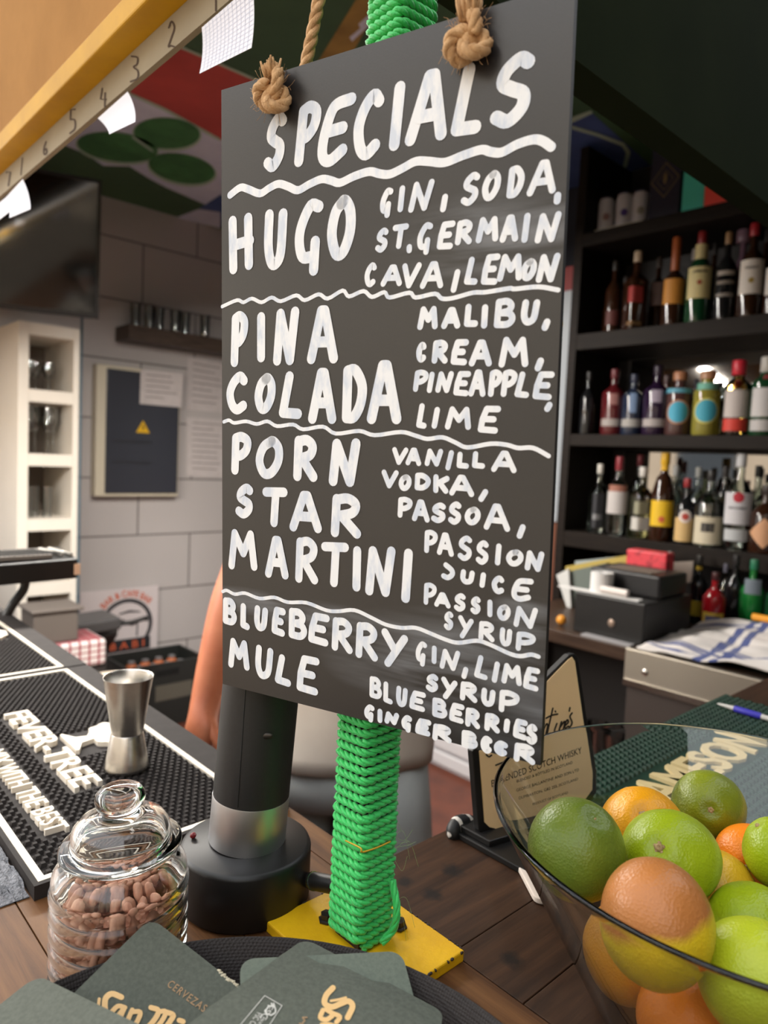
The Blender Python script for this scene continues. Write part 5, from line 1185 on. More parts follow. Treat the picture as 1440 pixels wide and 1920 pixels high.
# ------------------------------------------------------------------ flat till printer on a curved stalk at the far end of the bar
yq = 1.44; a, c_ = ony(-60, 1092, yq), ony(152, 1088, yq); tz = ony(60, 1050, yq).z
tl = thing('till_screen', 'flat black till screen seen from behind on a curved stalk by the shelf unit', 'till screen', (.385, yq + .06, ZT))
zlo = c_.z; zhi = ony(140, 1046, yq).z
b_ = MB(); b_.prism([V((a.x, yq, zlo)), V((c_.x - .006, yq, zlo + .004)), V((c_.x, yq + .13, zlo + .012)), V((a.x, yq + .13, zlo + .012))], (0, 0, zhi - zlo - .006)); b_.build('case', m_black, tl, smooth=0, bevel=.004)
m = MB(); m.bx(a.x, c_.x - .05, yq + .015, yq + .11, zhi - .0005, zhi + .007)
m.build('vent_plate', pm('vent_grey', srgb(120, 114, 108), .4), tl, smooth=0)
m = MB()
for k in range(18): m.box((a.x + .012 + k * .0085, yq + .06, zhi + .0076), (.003, .088, .0015), Euler((0, 0, .5)).to_matrix())
m.build('vent_slots', m_black, tl, smooth=0)
m = MB()
for k in range(2): m.tube([V((c_.x - .045 + k * .018, yq + .11, zhi + .006)), V((c_.x - .030 + k * .018, yq + .02, zhi + .004))], .0035, 8)
m.build('rails', pm('rail_grey', srgb(150, 146, 138), .35), tl, smooth=180)
m = MB(); m.bx(c_.x - .014, c_.x - .002, yq - .001, yq + .002, zlo + .012, zhi - .012); m.build('side_light', pm('pale_plastic', srgb(222, 186, 156), .4), tl, smooth=0)
m = MB(); m.tube(catmull([V((.392, yq + .06, ZT + .004)), V((.405, yq + .06, ZT + .03)), V((.425, yq + .06, zlo - .02)), V((.428, yq + .06, zlo + .006))], 6), .009, 10); m.build('stalk', m_black, tl, smooth=180)
m = MB(); m.lathe([(0, 0), (.011, 0), (.011, .006), (0, .007)], 20, (.3925, yq + .06, ZT + .0002)); m.build('foot', m_black, tl, smooth=40)
# ------------------------------------------------------------------ back bar: shelves, mirror, bottles
XSF, XF, XR2 = 2.44, 2.50, 2.60        # shelf front edge, front row of bottles, second row
m_bb = wood('backbar_wood', srgb(20, 15, 13), srgb(28, 22, 18), srgb(34, 27, 22), 'y', 1, .45)
zS = [onx(1265, 411, XF).z, onx(1265, 613, XF).z, onx(1265, 817, XF).z, onx(1265, 1017, XF).z]   # top, 1, 2, 3
m_bb.node_tree.nodes['Principled BSDF'].inputs['Specular IOR Level'].default_value = .15; m_bb.node_tree.nodes['Principled BSDF'].inputs['Roughness'].default_value = .6
yL = onx(1083, 600, XSF).y
yR = -.9
bk = thing('back_bar', 'dark wooden back bar of four bottle shelves with mirror backs', 'back bar', (XSF, yL, 0))
b_ = MB(); b_.bx(XSF, XB - .002, yL, yL + .035, 0, ZC - .02); b_.build('side_panel', m_bb, bk, smooth=0)
for z, th in zip(zS, (.05, .062, .045, .060)):
    b_ = MB(); b_.bx(XSF, XB - .03, yR, yL - .0005, z - th, z); b_.build('shelf', m_bb, bk, smooth=0, bevel=.002)
b_ = MB(); b_.bx(XB - .028, XB - .004, yR, yL - .001, .0, ZC - .02); b_.build('back_board', pm('backboard_dark', srgb(34, 30, 30), .5), bk, smooth=0)
m_mir = pm('mirror', srgb(150, 146, 142), .04, 1.0)
for z0, z1 in ((zS[2] + .004, zS[1] - .066), (zS[3] + .004, zS[2] - .05)):
    b_ = MB(); b_.bx(XB - .0305, XB - .0285, yR, yL - .06, z0, z1); b_.build('mirror', m_mir, bk, smooth=0)
# lower worktop and dark under-shelf
zC = .90
ca = onx(1035, 1160, 1.95); XCF = 1.86
b_ = MB(); b_.bx(XCF, XB - .03, yR, 1.50, zC - .04, zC); 
wt = thing('worktop', 'dark wooden back worktop below the bottle shelves', 'worktop', (XCF, .5, 0))
b_.build('top', wood('worktop_wood', srgb(46, 34, 28), srgb(60, 45, 36), srgb(70, 54, 44), 'y', 1, .4), wt, smooth=0, bevel=.003)
b_ = MB(); b_.bx(XCF + .03, XB - .03, 1.46, 1.498, 0, zC - .041); b_.bx(XCF + .30, XB - .03, yR, 1.459, 0, zC - .041); b_.build('carcass', pm('carcass_dark', srgb(36, 31, 29), .6), wt, smooth=0)
b_ = MB(); b_.bx(XCF + .03, XCF + .298, .92, 1.458, .42, .445); b_.build('under_shelf', m_bb, wt, smooth=0)
for k in range(5):
    y = 1.39 - .085 * k; put_glass('clear tumbler on the dark under-shelf, %s' % ['farthest left', 'second from the left', 'third from the left', 'fourth from the left', 'fifth from the left', 'sixth from the left'][k], 'glasses on the dark under-shelf', 'tumbler', V((XCF + .10 + .06 * (k % 2), y, .4455)), .15, .034)
# bottles
def gcol(name, c, rough=.12): return pm(name, c, rough, coat=.3)
BM = {'brown': gcol('glass_brown', srgb(44, 24, 14)), 'amber': gcol('glass_amber', srgb(150, 84, 22)), 'green': gcol('glass_green', srgb(20, 58, 34)), 'black': gcol('glass_black', srgb(22, 22, 24)), 'red': gcol('glass_red', srgb(78, 22, 26)),
      'blue': gcol('glass_blue', srgb(28, 37, 56)), 'purple': gcol('glass_purple', srgb(36, 20, 44)), 'rosy': gcol('glass_rosy', srgb(74, 50, 48)), 'mauve': gcol('glass_mauve', srgb(120, 92, 110)), 'yellow': pm('glass_yellow', srgb(150, 142, 62), .1, trans=.3), 'bred': gcol('glass_bright_red', srgb(140, 20, 28)), 'bgreen': gcol('glass_bright_green', srgb(24, 100, 44)),
      'clear': thin_glass('glass_clear', (.82, .87, .84, 1), .12, .05), 'pale': thin_glass('glass_pale', (.80, .80, .55, 1), .12, .05), 'goldc': thin_glass('glass_goldclear', (.80, .62, .30, 1), .12, .05)}
def lab(c): return pm('label_%d_%d_%d' % c, srgb(*c), .6)
def prof_r(pr, z):
    for (r0, z0), (r1, z1_) in zip(pr[3:], pr[4:]):
        if z0 <= z <= z1_: return r0 + (r1 - r0) * (z - z0) / max(z1_ - z0, 1e-6)
    return pr[3][0]
def bottle(label, px, yb, yt, w, glassn, cap, capc, labels=(), row=1, kind='round', zb=None, grp='', neck=.30, sh=.56, ne=.72, capf=.90, z=None, xp=None, text=None):
    xp = xp or (XF if row == 1 else XR2); p = onx(px, yb, xp); zz = (zb if zb is not None else p.z) + .0003
    d = depth(p); h = (yb - yt) / FPX * d; r = w / 2 / FPX * d; c = V((p.x, p.y, zz))
    o = thing('bottle', label, 'bottle', c, grp)
    sq = 1.0 if kind == 'square' else 0
    pr = [(0, .004), (r * .80, .004), (r * .94, 0), (r, .01), (r, h * sh), (r * .96, h * (sh + .03)), (r * (neck + .30), h * (ne - .04)), (r * (neck + .05), h * ne), (r * neck, h * (ne + .04)), (r * neck, h * capf), (0, h * capf)]
    qs = [0, sq, sq, sq, sq, sq * .8, sq * .2, 0, 0, 0, 0]
    toc = math.atan2(-c.y, -c.x); a0 = toc + (math.pi / 4 if sq else 0) - .25 * (1 if sq else 0)
    n = 28
    m = MB(); m.lathe(pr, n, c, sq=qs if sq else None, a0=a0); m.build('body', BM[glassn], o, smooth=45)
    m = MB(); cr_ = r * neck * cap; m.lathe([(0, h * (capf - .035)), (cr_ * .95, h * (capf - .035)), (cr_, h * (capf - .03)), (cr_, h * .985), (cr_ * .9, h), (0, h)], 18, c); m.build('cap', pm('cap_%d_%d_%d' % capc, srgb(*capc), .4), o, smooth=45)
    for (f0, f1, half, colr) in labels:
        m = MB(); vs = []; k = 16
        fm = max(prof_r(pr, h * f0), prof_r(pr, h * f1)) if f0 > .6 else r
        for i in range(k + 1):
            a = toc + math.radians(half) * (2 * i / k - 1)
            rr = fm * 1.012 + (.0006 if f0 > .6 else 0)
            if sq: p_ = 8; rr = r / (abs(math.cos(a - a0)) ** p_ + abs(math.sin(a - a0)) ** p_) ** (1 / p_) * .88 * 1.015
            for f_ in (f0, f1): vs.append(c + V((rr * math.cos(a), rr * math.sin(a), h * f_)))
        m.add(vs, [(2 * i, 2 * i + 2, 2 * i + 3, 2 * i + 1) for i in range(k)])
        m.build('label', lab(colr), o, smooth=180)
    return o, c, r, h, toc
def disc_label(B, f, rad_, colr, nm='emblem', lift=1.03, n=24, shape=None):
    o, c, r, h, toc = B; m = MB(); dd = V((math.cos(toc), math.sin(toc), 0)); tt = V((-dd.y, dd.x, 0)); ctr = c + V((0, 0, h * f)); vs = []; fs = []; K_ = 6
    for q in range(K_ + 1):
        for i in range(n):
            a = 2 * math.pi * i / n; rr = rad_ * q / K_
            if shape == 'diamond': rr = rr / (abs(math.cos(a)) + abs(math.sin(a)))
            s = min(max(rr * math.cos(a), -r * 1.4), r * 1.4); ang = s / (r * lift); vs.append(ctr + dd * (r * lift * math.cos(ang)) + tt * (r * lift * math.sin(ang)) + V((0, 0, rr * math.sin(a))))
    for q in range(K_):
        for i in range(n): j = (i + 1) % n; fs.append((q * n + i, (q + 1) * n + i, (q + 1) * n + j, q * n + j))
    m.add(vs, fs); m.build(nm, lab(colr), o, smooth=180)
def arc_text(B, s, f, hh, w, colr, lift=1.03):
    o, c, r, h, toc = B; t = MB(); put_text(t, s, V((0, 0, 0)), V((1, 0, 0)), V((0, 1, 0)), V((0, 0, 1)), w=w, h=hh, lift=0, bold=.03)
    for i, p in enumerate(t.v): a = toc - (w / 2 - p.x) / r * -1; a = toc + (p.x - w / 2) / r; t.v[i] = c + V((r * lift * math.cos(a), r * lift * math.sin(a), h * f + p.y))
    t.build('label_lettering', lab(colr), o, smooth=0)
g1, g2, g3, g4 = 'bottles on the upper bottle shelf', 'bottles on the middle bottle shelf', 'bottles on the lower bottle shelf', 'bottles on the back worktop'
z1, z2, z3 = zS[1], zS[2], zS[3]
Bt = bottle
Bt('dim dark bottle leftmost on the upper bottle shelf', 1146, 625, 492, 30, 'brown', 1.2, (40, 36, 34), [(.1, .3, 50, (84, 40, 36))], zb=z1, grp=g1)
Bt('square brown bottle with a slanting red label and cream cap', 1187, 618, 472, 40, 'brown', 1.25, (176, 156, 132), [(.34, .54, 44, (152, 52, 50)), (.06, .10, 44, (120, 92, 60))], kind='square', zb=z1, grp=g1, sh=.60)
Bt('dark bottle with a pinkish white label between red label and gold label', 1228, 617, 476, 30, 'brown', 1.2, (70, 60, 56), [(.36, .66, 60, (164, 144, 148))], zb=z1, grp=g1, row=2)
Bt('amber bottle with a gold label and a long copper foil cap', 1258, 615, 451, 40, 'brown', 1.35, (150, 78, 40), [(.24, .52, 62, (186, 126, 50))], zb=z1, grp=g1, capf=.66, sh=.50, ne=.62)
Bt('clear capped bottle standing behind the gold labelled one', 1292, 612, 462, 26, 'clear', 1.2, (150, 142, 138), (), zb=z1, grp=g1, row=2)
B = Bt('green whiskey bottle with a cream label and red cap', 1305, 612, 443, 45, 'green', 1.2, (128, 34, 36), [(.26, .60, 62, (196, 182, 132)), (.70, .86, 120, (186, 172, 126))], zb=z1, grp=g1); arc_text(B, 'JAMESON', .535, .009, .048, (60, 54, 40)); disc_label(B, .43, .008, (150, 62, 40), lift=1.02)
Bt('black bottle with white print and a gold cap', 1354, 611, 448, 38, 'black', 1.1, (150, 118, 84), [(.50, .55, 50, (150, 140, 130)), (.40, .44, 50, (120, 110, 100)), (.26, .30, 50, (130, 122, 114))], zb=z1, grp=g1)
Bt('tall mauve slim bottle standing in the second row', 1382, 607, 432, 22, 'mauve', 2.4, (128, 100, 116), (), row=2, zb=z1, grp=g1, neck=.5)
B = Bt('dark rum coloured bottle with a large white label and red cap', 1402, 604, 430, 45, 'brown', 1.3, (156, 34, 42), [(.24, .60, 60, (206, 198, 190))], zb=z1, grp=g1); arc_text(B, 'PADDY', .50, .009, .042, (56, 50, 46)); disc_label(B, .38, .009, (150, 126, 60), lift=1.02)
Bt('white labelled bottle cut by the right picture edge on the upper shelf', 1446, 602, 470, 34, 'brown', 1.2, (90, 84, 80), [(.28, .66, 60, (204, 198, 194))], zb=z1, grp=g1)
for k, (px, yt, gl) in enumerate(((1140, 520, 'brown'), (1168, 500, 'black'), (1330, 455, 'brown'), (1425, 440, 'brown'))):
    Bt('dark bottle deep in the shade of the upper shelf, %s' % ['near the side panel', 'behind the red label bottle', 'behind the cream labelled green bottle', 'behind the white labelled bottles'][k], px, 612, yt, 28, gl, 1.2, (44, 40, 40), (), row=2, zb=z1, grp=g1)
# middle shelf
Bt('dim dark bottle leftmost on the middle bottle shelf', 1098, 812, 695, 28, 'black', 1.2, (40, 38, 38), (), zb=z2, grp=g2)
Bt('wide shouldered red gin bottle with a white band', 1146, 814, 692, 42, 'red', 1.2, (96, 40, 44), [(.13, .24, 62, (150, 142, 138)), (.45, .62, 22, (140, 96, 92))], zb=z2, grp=g2, sh=.62, ne=.74)
Bt('wide shouldered blue grey gin bottle with a white band', 1183, 815, 702, 40, 'blue', 1.2, (48, 52, 70), [(.13, .26, 62, (150, 146, 142)), (.36, .68, 18, (110, 132, 164))], zb=z2, grp=g2, sh=.62, ne=.74)
Bt('wide shouldered purple gin bottle with a white band', 1226, 816, 687, 47, 'purple', 1.2, (40, 28, 44), [(.12, .23, 62, (156, 148, 146)), (.46, .64, 22, (150, 140, 156))], zb=z2, grp=g2, sh=.62, ne=.74)
B = Bt('dusky rose bottle with a turquoise round label and cork', 1268, 816, 698, 43, 'rosy', 1.3, (160, 110, 80), [(.66, .73, 120, (86, 150, 170))], zb=z2, grp=g2, sh=.66, ne=.74, neck=.45); disc_label(B, .36, .043, (176, 126, 96)); disc_label(B, .36, .037, (64, 156, 184), lift=1.04)
Bt('slim purple bottle in the second row of the middle shelf', 1298, 812, 705, 22, 'purple', 1.2, (36, 30, 40), (), row=2, zb=z2, grp=g2)
B = Bt('pale yellow gin bottle with a turquoise round label and cork', 1320, 817, 696, 47, 'yellow', 1.3, (164, 120, 90), [(.70, .80, 120, (104, 164, 146))], zb=z2, grp=g2, sh=.66, ne=.74, neck=.45); disc_label(B, .37, .044, (190, 182, 90)); disc_label(B, .37, .038, (60, 150, 172), lift=1.04)
B = Bt('clear gin bottle with a white label and a bright red cap', 1376, 818, 678, 46, 'goldc', 1.25, (190, 40, 56), [(.24, .60, 60, (186, 176, 172)), (.06, .22, 60, (196, 58, 46))], zb=z2, grp=g2, sh=.66, ne=.76, neck=.42, capf=.84); disc_label(B, .68, .012, (120, 26, 34), lift=.8)
B = Bt('green gin bottle with a white label cut by the right edge', 1429, 819, 672, 50, 'green', 1.2, (176, 172, 166), [(.24, .60, 60, (190, 186, 186)), (.06, .20, 60, (180, 176, 176))], zb=z2, grp=g2, sh=.66, ne=.76, neck=.42, capf=.84); disc_label(B, .72, .012, (120, 26, 34), lift=.8)
for k, (px, yt, gl, cc) in enumerate(((1243, 700, 'red', (80, 60, 58)), (1350, 720, 'clear', (90, 100, 90)), (1405, 712, 'goldc', (160, 140, 120)))):
    Bt('bottle half hidden in the second row of the middle shelf, %s' % ['behind the purple gin', 'behind the pale yellow gin', 'behind the red capped gin'][k], px, 814, yt, 30, gl, 1.2, cc, (), row=2, zb=z2, grp=g2)
# lower shelf
Bt('clear square bottle with a dark label leftmost on the lower shelf', 1118, 997, 868, 32, 'clear', 1.15, (200, 196, 188), [(.08, .58, 42, (52, 52, 56)), (.20, .28, 30, (150, 150, 152))], kind='square', zb=z3, grp=g3)
Bt('clear vodka bottle with a white label and a red pourer cap', 1153, 1000, 853, 40, 'clear', 1.2, (128, 44, 52), [(.28, .56, 60, (184, 178, 176)), (.56, .64, 50, (150, 100, 84))], zb=z3, grp=g3, capf=.86)
Bt('pale yellow bottle with a small white label low down', 1198, 1005, 872, 40, 'pale', 1.15, (200, 196, 190), [(.12, .30, 60, (190, 186, 180)), (.34, .52, 40, (140, 138, 116))], zb=z3, grp=g3, kind='square')
B = Bt('brown bottle with a yellow label and a yellow capped neck', 1237, 1012, 848, 43, 'brown', 1.3, (206, 160, 34), [(.17, .46, 62, (214, 174, 30)), (.80, .88, 120, (206, 160, 34))], zb=z3, grp=g3, sh=.50, ne=.76); disc_label(B, .25, .011, (196, 90, 60), lift=1.03); arc_text(B, 'MALIBU', .36, .010, .05, (150, 110, 40)) if False else None
B = Bt('dark liqueur bottle with a tan label, white oval and red cap', 1281, 1015, 893, 37, 'black', 1.2, (140, 40, 44), [(.04, .40, 62, (196, 164, 110))], zb=z3, grp=g3, sh=.52, ne=.70); disc_label(B, .42, .022, (210, 198, 190)); disc_label(B, .42, .012, (170, 64, 54), lift=1.05)
Bt('squat clear bottle with a cream label and a black plate', 1324, 1023, 882, 52, 'clear', 1.15, (40, 38, 38), [(.04, .40, 60, (196, 186, 162)), (.20, .32, 26, (44, 42, 42))], zb=z3, grp=g3, sh=.56, neck=.26)
B = Bt('clear rum bottle with a white label and red round seal', 1377, 1029, 850, 50, 'clear', 1.2, (190, 190, 192), [(.27, .60, 60, (190, 188, 192)), (.10, .22, 50, (176, 178, 180))], zb=z3, grp=g3); disc_label(B, .55, .017, (170, 40, 52)); arc_text(B, 'BACARDI', .43, .008, .055, (70, 66, 70))
Bt('clear bottle with a black stopper sparkling in the second row', 1411, 1024, 868, 34, 'clear', 1.25, (28, 28, 28), (), row=2, zb=z3, grp=g3)
B = Bt('brown bottle with a tan diamond label at the right picture edge', 1429, 1032, 905, 50, 'brown', 1.2, (50, 40, 36), (), zb=z3, grp=g3); disc_label(B, .30, .050, (196, 148, 112), shape='diamond', n=32)
for k, (px, yt, cc) in enumerate(((1190, 860, (120, 44, 52)), (1258, 872, (180, 180, 178)), (1350, 862, (60, 56, 56)), (1300, 870, (170, 172, 170)))):
    Bt('clear back row bottle on the lower shelf, %s' % ['behind the pale yellow bottle', 'behind the tan labelled liqueur', 'behind the white labelled rum', 'between the liqueur and the squat bottle'][k], px, 1010, yt, 30, 'clear', 1.2, cc, (), row=2, zb=z3, grp=g3)
# bottles on the worktop
for labl, px, yt, w, gl, cc, lb in (('dark bottle with a yellow neck band left of the towel', 1303, 1040, 32, 'black', (40, 38, 36), [(.78, .84, 120, (170, 140, 40)), (.12, .34, 60, (170, 150, 40))]), ('bright red aperitif bottle with a blue and yellow label', 1334, 1072, 40, 'bred', (60, 24, 26), [(.10, .34, 60, (190, 160, 60)), (.16, .28, 40, (50, 60, 120))]),
                               ('bright green liqueur bottle at the right behind the towel', 1404, 1048, 42, 'bgreen', (40, 110, 80), [(.55, .75, 40, (110, 120, 130))]), ('black bottle between the red and the green bottle', 1370, 1040, 34, 'black', (36, 34, 34), []), ('dark bottle cut by the right edge behind the towel', 1448, 1062, 34, 'green', (40, 36, 36), []), ('clear bottle behind the red aperitif bottle', 1352, 1056, 22, 'clear', (90, 88, 100), [])):
    xp = 2.39 if 'clear' in labl else 2.30 if labl.startswith('bright red') else 2.38
    p = onx(px, 1100, xp); yb = 1100
    # base pixel row where the worktop meets the bottle
    for it in range(30):
        p = onx(px, yb, xp); yb += (p.z - zC) * 400
    Bt(labl, px, yb, yt, w, gl, 1.2, cc, lb, zb=zC, grp=g4, xp=xp)
# ------------------------------------------------------------------ cans and boxes on the top shelf
zT = zS[0]; XT = 2.50
cl, crr = onx(1116, 430, XT), onx(1206, 411, XT)
ct = thing('can_tray', 'white cardboard tray holding tall white cans on the top shelf', 'tray', ((cl.x), (cl.y + crr.y) / 2, zT))
b_ = MB(); b_.bx(XT - .005, XT + .13, crr.y, cl.y, zT + .0003, zT + .004); b_.bx(XT - .005, XT, crr.y, cl.y, zT + .004, zT + .024); b_.bx(XT + .125, XT + .13, crr.y, cl.y, zT + .004, zT + .024); b_.build('tray', pm('tray_card', srgb(196, 188, 176), .7), ct, smooth=0)
ch_ = (onx(1160, 345, XT).z - onx(1160, 420, XT).z); 
for k, (px, w) in enumerate(((1137, 36), (1170, 38), (1196, 30))):
    p = onx(px, 420, XT + .055); r = .031; c = V((XT + .05 + .018 * (k == 2), p.y, zT + .0045))
    o = thing('can', 'tall white can on the top shelf, %s' % ['left of the three', 'middle one with a violet round mark', 'right of the three'][k], 'can', c, 'white cans on the top shelf')
    b_ = MB(); b_.lathe([(0, .003), (r * .8, 0), (r, .008), (r, ch_ - .02), (r * .85, ch_ - .006), (0, ch_ - .006)], 24, c); b_.build('body', pm('can_white', srgb(200, 198, 210), .35), o, smooth=40)
    b_ = MB(); b_.lathe([(0, ch_ - .0058), (r * .84, ch_ - .0058), (r * .86, ch_), (r * .78, ch_), (r * .76, ch_ - .003), (0, ch_ - .003)], 24, c); b_.build('rim', pm('can_rim', srgb(96, 92, 120), .3, .6), o, smooth=40)
    disc_label((o, c, r, ch_, math.atan2(-c.y, -c.x)), .48, .014, [(150, 120, 126), (86, 72, 148), (150, 146, 140)][k])
def topbox(nm, label, pxl, pxr, ybot, hgt, dep, mats, x=XT):
    a, b2_ = onx(pxl, ybot, x), onx(pxr, ybot, x)
    m = MB(); m.bx(x, x + dep, b2_.y, a.y, zT + .0003, zT + hgt); o = m.build(nm, mats, smooth=0, bevel=.0015); tag(o, label, 'box'); return o, a, b2_
m_nb = pm('navy_box', srgb(36, 34, 54), .5)
o, a, b2_ = topbox('gift_box', 'tall navy gift box with a gold diamond on the top shelf', 1214, 1270, 415, .30, .10, m_nb)
dcy, dcz = (a.y + b2_.y) / 2, onx(1238, 340, XT).z
m = MB()
for r0, r1 in ((.050, .054), (.030, .032)):
    vs = []
    for k in range(4):
        t = math.pi / 2 * k
        for r in (r0, r1): vs.append(V((XT - .0012, dcy + r * math.cos(t), dcz + r * 1.15 * math.sin(t))))
    m.add(vs, [(2 * i, (2 * i + 2) % 8, (2 * i + 3) % 8, 2 * i + 1) for i in range(4)])
m.build('gold_diamond', pm('box_gold', srgb(120, 100, 66), .5), o, smooth=0)
m = MB(); m.ball(V((XT - .001, dcy, dcz + .005)), (.001, .007, .020), 12, 8); m.build('crest', MATS['box_gold'], o, smooth=0)
topbox('gift_box', 'teal half of the box pair on the top shelf beside the navy box', 1276, 1317, 408, .32, .10, pm('teal_box', srgb(84, 206, 194), .5))
topbox('gift_box', 'red box right of the teal box on the top shelf', 1318, 1364, 400, .16, .10, pm('red_box', srgb(255, 92, 84), .5))
# ------------------------------------------------------------------ grey steel cabinet and brown box left of the back bar
m_gc = pm('grey_cabinet', srgb(140, 146, 152), .4)
gz1 = onx(1075, 548, 2.5).z; gz0 = onx(1065, 980, 2.5).z; 
gy = yL + .0365
gc = thing('steel_cabinet', 'tall grey steel cabinet standing left of the back bar', 'cabinet', (2.46, gy + .2, gz0))
b_ = MB(); b_.bx(2.46, XB - .002, gy, gy + .45, gz0, gz1); b_.build('case', m_gc, gc, smooth=0, bevel=.003)
m = MB()
for yy in (700, 800, 930):
    q = onx(1058, yy, 2.458); m.ball(V((2.459, gy + .06, q.z)), (.004, .012, .014), 10, 6)
m.build('knob', m_black, gc, smooth=180)
q = onx(1062, 606, 2.459); m = MB(); m.ball(V((2.459, gy + .06, q.z)), (.003, .014, .014), 12, 6); m.build('lock', pm('lock_brass', srgb(176, 134, 60), .4, .6), gc, smooth=180)
b_ = MB(); b_.bx(2.47, XB - .003, gy + .001, gy + .40, .0, gz0 - .001); tag(b_.build('base_cupboard', wood('red_brown_wood', srgb(80, 48, 36), srgb(104, 64, 48), srgb(116, 74, 56), 'z', 1, .5), smooth=0, bevel=.003), 'red brown wooden base cupboard under the grey steel cabinet', 'cupboard')
b_ = MB(); b_.bx(2.48, 2.70, gy + .01, gy + .20, gz1 + .0004, gz1 + .10); tag(b_.build('carton', pm('dark_red_box', srgb(120, 44, 44), .6), smooth=0, bevel=.002), 'small dark red carton on top of the grey steel cabinet', 'box')
# white ribbed freezer further left on the floor
fx = onz(820, 1440, 0).x; fy0, fy1 = 1.78, 2.95
fr = thing('chest_freezer', 'white ribbed freezer front standing on the terracotta floor behind the person', 'freezer', (fx, (fy0 + fy1) / 2, 0))
m_fw = pm('freezer_white', srgb(206, 204, 206), .4)
b_ = MB(); b_.bx(fx + .02, fx + .40 if fx + .40 < 2.46 else 2.455, fy0, fy1, .0, .84); b_.build('case', m_fw, fr, smooth=0)
for k in range(9): b_ = MB(); b_.bx(fx, fx + .0195, fy0, fy1, .02 + k * .075, .02 + k * .075 + .058); b_.build('rib', m_fw, fr, smooth=0, bevel=.006)
b_ = MB(); b_.bx(fx - .01, fx + .40 if fx + .40 < 2.46 else 2.455, fy0 - .01, fy1 + .01, .8405, .88); b_.build('lid', m_fw, fr, smooth=0, bevel=.006)
# ------------------------------------------------------------------ steel ice well with a folded towel
sy1 = onx(1173, 1212, XCF - .02).y; sz0 = onx(1173, 1276, XCF - .02).z
iw = thing('ice_well', 'brushed steel ice well front with a rivet under the towel', 'ice well', (XCF, sy1 - .4, sz0))
b_ = MB(); b_.bx(XCF - .02, XCF - .001, yR, sy1, sz0, zC + .004); b_.build('front', pm('well_steel', srgb(176, 168, 154), .42, .85, bump=.1, bscale=20, bstretch=(1, 1, 40)), iw, smooth=0, bevel=.002)
q = onx(1209, 1261, XCF - .02); m = MB(); m.ball(q, (.004, .010, .010), 14, 8); m.build('rivet', m_steel, iw, smooth=180)
m = MB(); m.bx(XCF - .024, XCF - .0202, yR, sy1, sz0 - .012, sz0 + .006); m.build('lower_trim', m_steel, iw, smooth=0)
b_ = MB(); b_.bx(XCF - .015, XCF + .028, yR, sy1 - .01, .05, sz0 - .0125); b_.build('door', pm('well_door', srgb(60, 52, 48), .5), iw, smooth=0)
m = MB(); P = catmull([V((XCF - .016, sy1 - .30, sz0 - .10)), V((XCF - .032, sy1 - .31, sz0 - .06)), V((XCF - .034, sy1 - .36, sz0 - .055)), V((XCF - .034, sy1 - .55, sz0 - .075)), V((XCF - .016, sy1 - .57, sz0 - .10))], 6); m.tube(P, .007, 8); m.build('handle', m_black, iw, smooth=180)
# towel
m_tw = bpy.data.materials.new('striped_towel'); m_tw.use_nodes = True; nt = m_tw.node_tree; bb = nt.nodes['Principled BSDF']; bb.inputs['Roughness'].default_value = .95; bb.inputs['Sheen Weight'].default_value = .2
uvn = nd(nt, 'UVMap'); sp = nd(nt, 'SeparateXYZ'); nt.links.new(uvn.outputs[0], sp.inputs[0]); last = None
for ax_, cs in (('Y', (.10, .16, .19, .84, .90)), ('X', (.16, .20, .62, .66, .90))):
    for c0 in cs:
        sb = nd(nt, 'Math', operation='SUBTRACT'); nt.links.new(sp.outputs[ax_], sb.inputs[0]); sb.inputs[1].default_value = c0
        ab = nd(nt, 'Math', operation='ABSOLUTE'); nt.links.new(sb.outputs[0], ab.inputs[0])
        lt = nd(nt, 'Math', operation='LESS_THAN'); nt.links.new(ab.outputs[0], lt.inputs[0]); lt.inputs[1].default_value = .011
        if last is None: last = lt.outputs[0]
        else: mx = nd(nt, 'Math', operation='MAXIMUM'); nt.links.new(last, mx.inputs[0]); nt.links.new(lt.outputs[0], mx.inputs[1]); last = mx.outputs[0]
mx = nd(nt, 'Mix', data_type='RGBA'); nt.links.new(last, mx.inputs[0]); mx.inputs[6].default_value = srgb(206, 200, 196); mx.inputs[7].default_value = srgb(64, 76, 128); nt.links.new(mx.outputs[2], bb.inputs['Base Color'])
n = 60; vs = []; uvs = []
A0, A1 = onx(1196, 1214, XCF + .012), V((XCF + .012, yR + .5, zC))
tl_ = .95
for i in range(n + 1):
    for j in range(n + 1):
        u, w = i / n, j / n
        y = A0.y - u * 1.05 + .05 * mnoise.noise(V((w * 3, u * 2, 1))) * (1 - w); x = XCF + .004 + w * .40 + .02 * mnoise.noise(V((u * 5, w, 2)))
        z = zC + .008 + .085 * w * min(1, u * 3.2 + .12) + .030 * abs(mnoise.noise(V((u * 6, w * 3.5, 4)))) + .012 * mnoise.noise(V((u * 14, w * 9, 8))) + .05 * math.exp(-((u - .36) / .07) ** 2 - ((w - .12) / .12) ** 2)
        vs.append(V((x, y, max(z, zC + .0055)))); uvs.append((u, w))
fs = [(i * (n + 1) + j, i * (n + 1) + j + 1, (i + 1) * (n + 1) + j + 1, (i + 1) * (n + 1) + j) for i in range(n) for j in range(n)]
m = MB(); m.add(vs, fs); o = m.build('towel', m_tw, smooth=180); tag(o, 'rumpled white kitchen towel with blue stripes on the steel ice well', 'towel')
ul = o.data.uv_layers.new(name='UVMap')
for p in o.data.polygons:
    for li in p.loop_indices: ul.data[li].uv = uvs[o.data.loops[li].vertex_index]
s_ = o.modifiers.new('cloth', 'SOLIDIFY'); s_.thickness = .004; s_.offset = 1
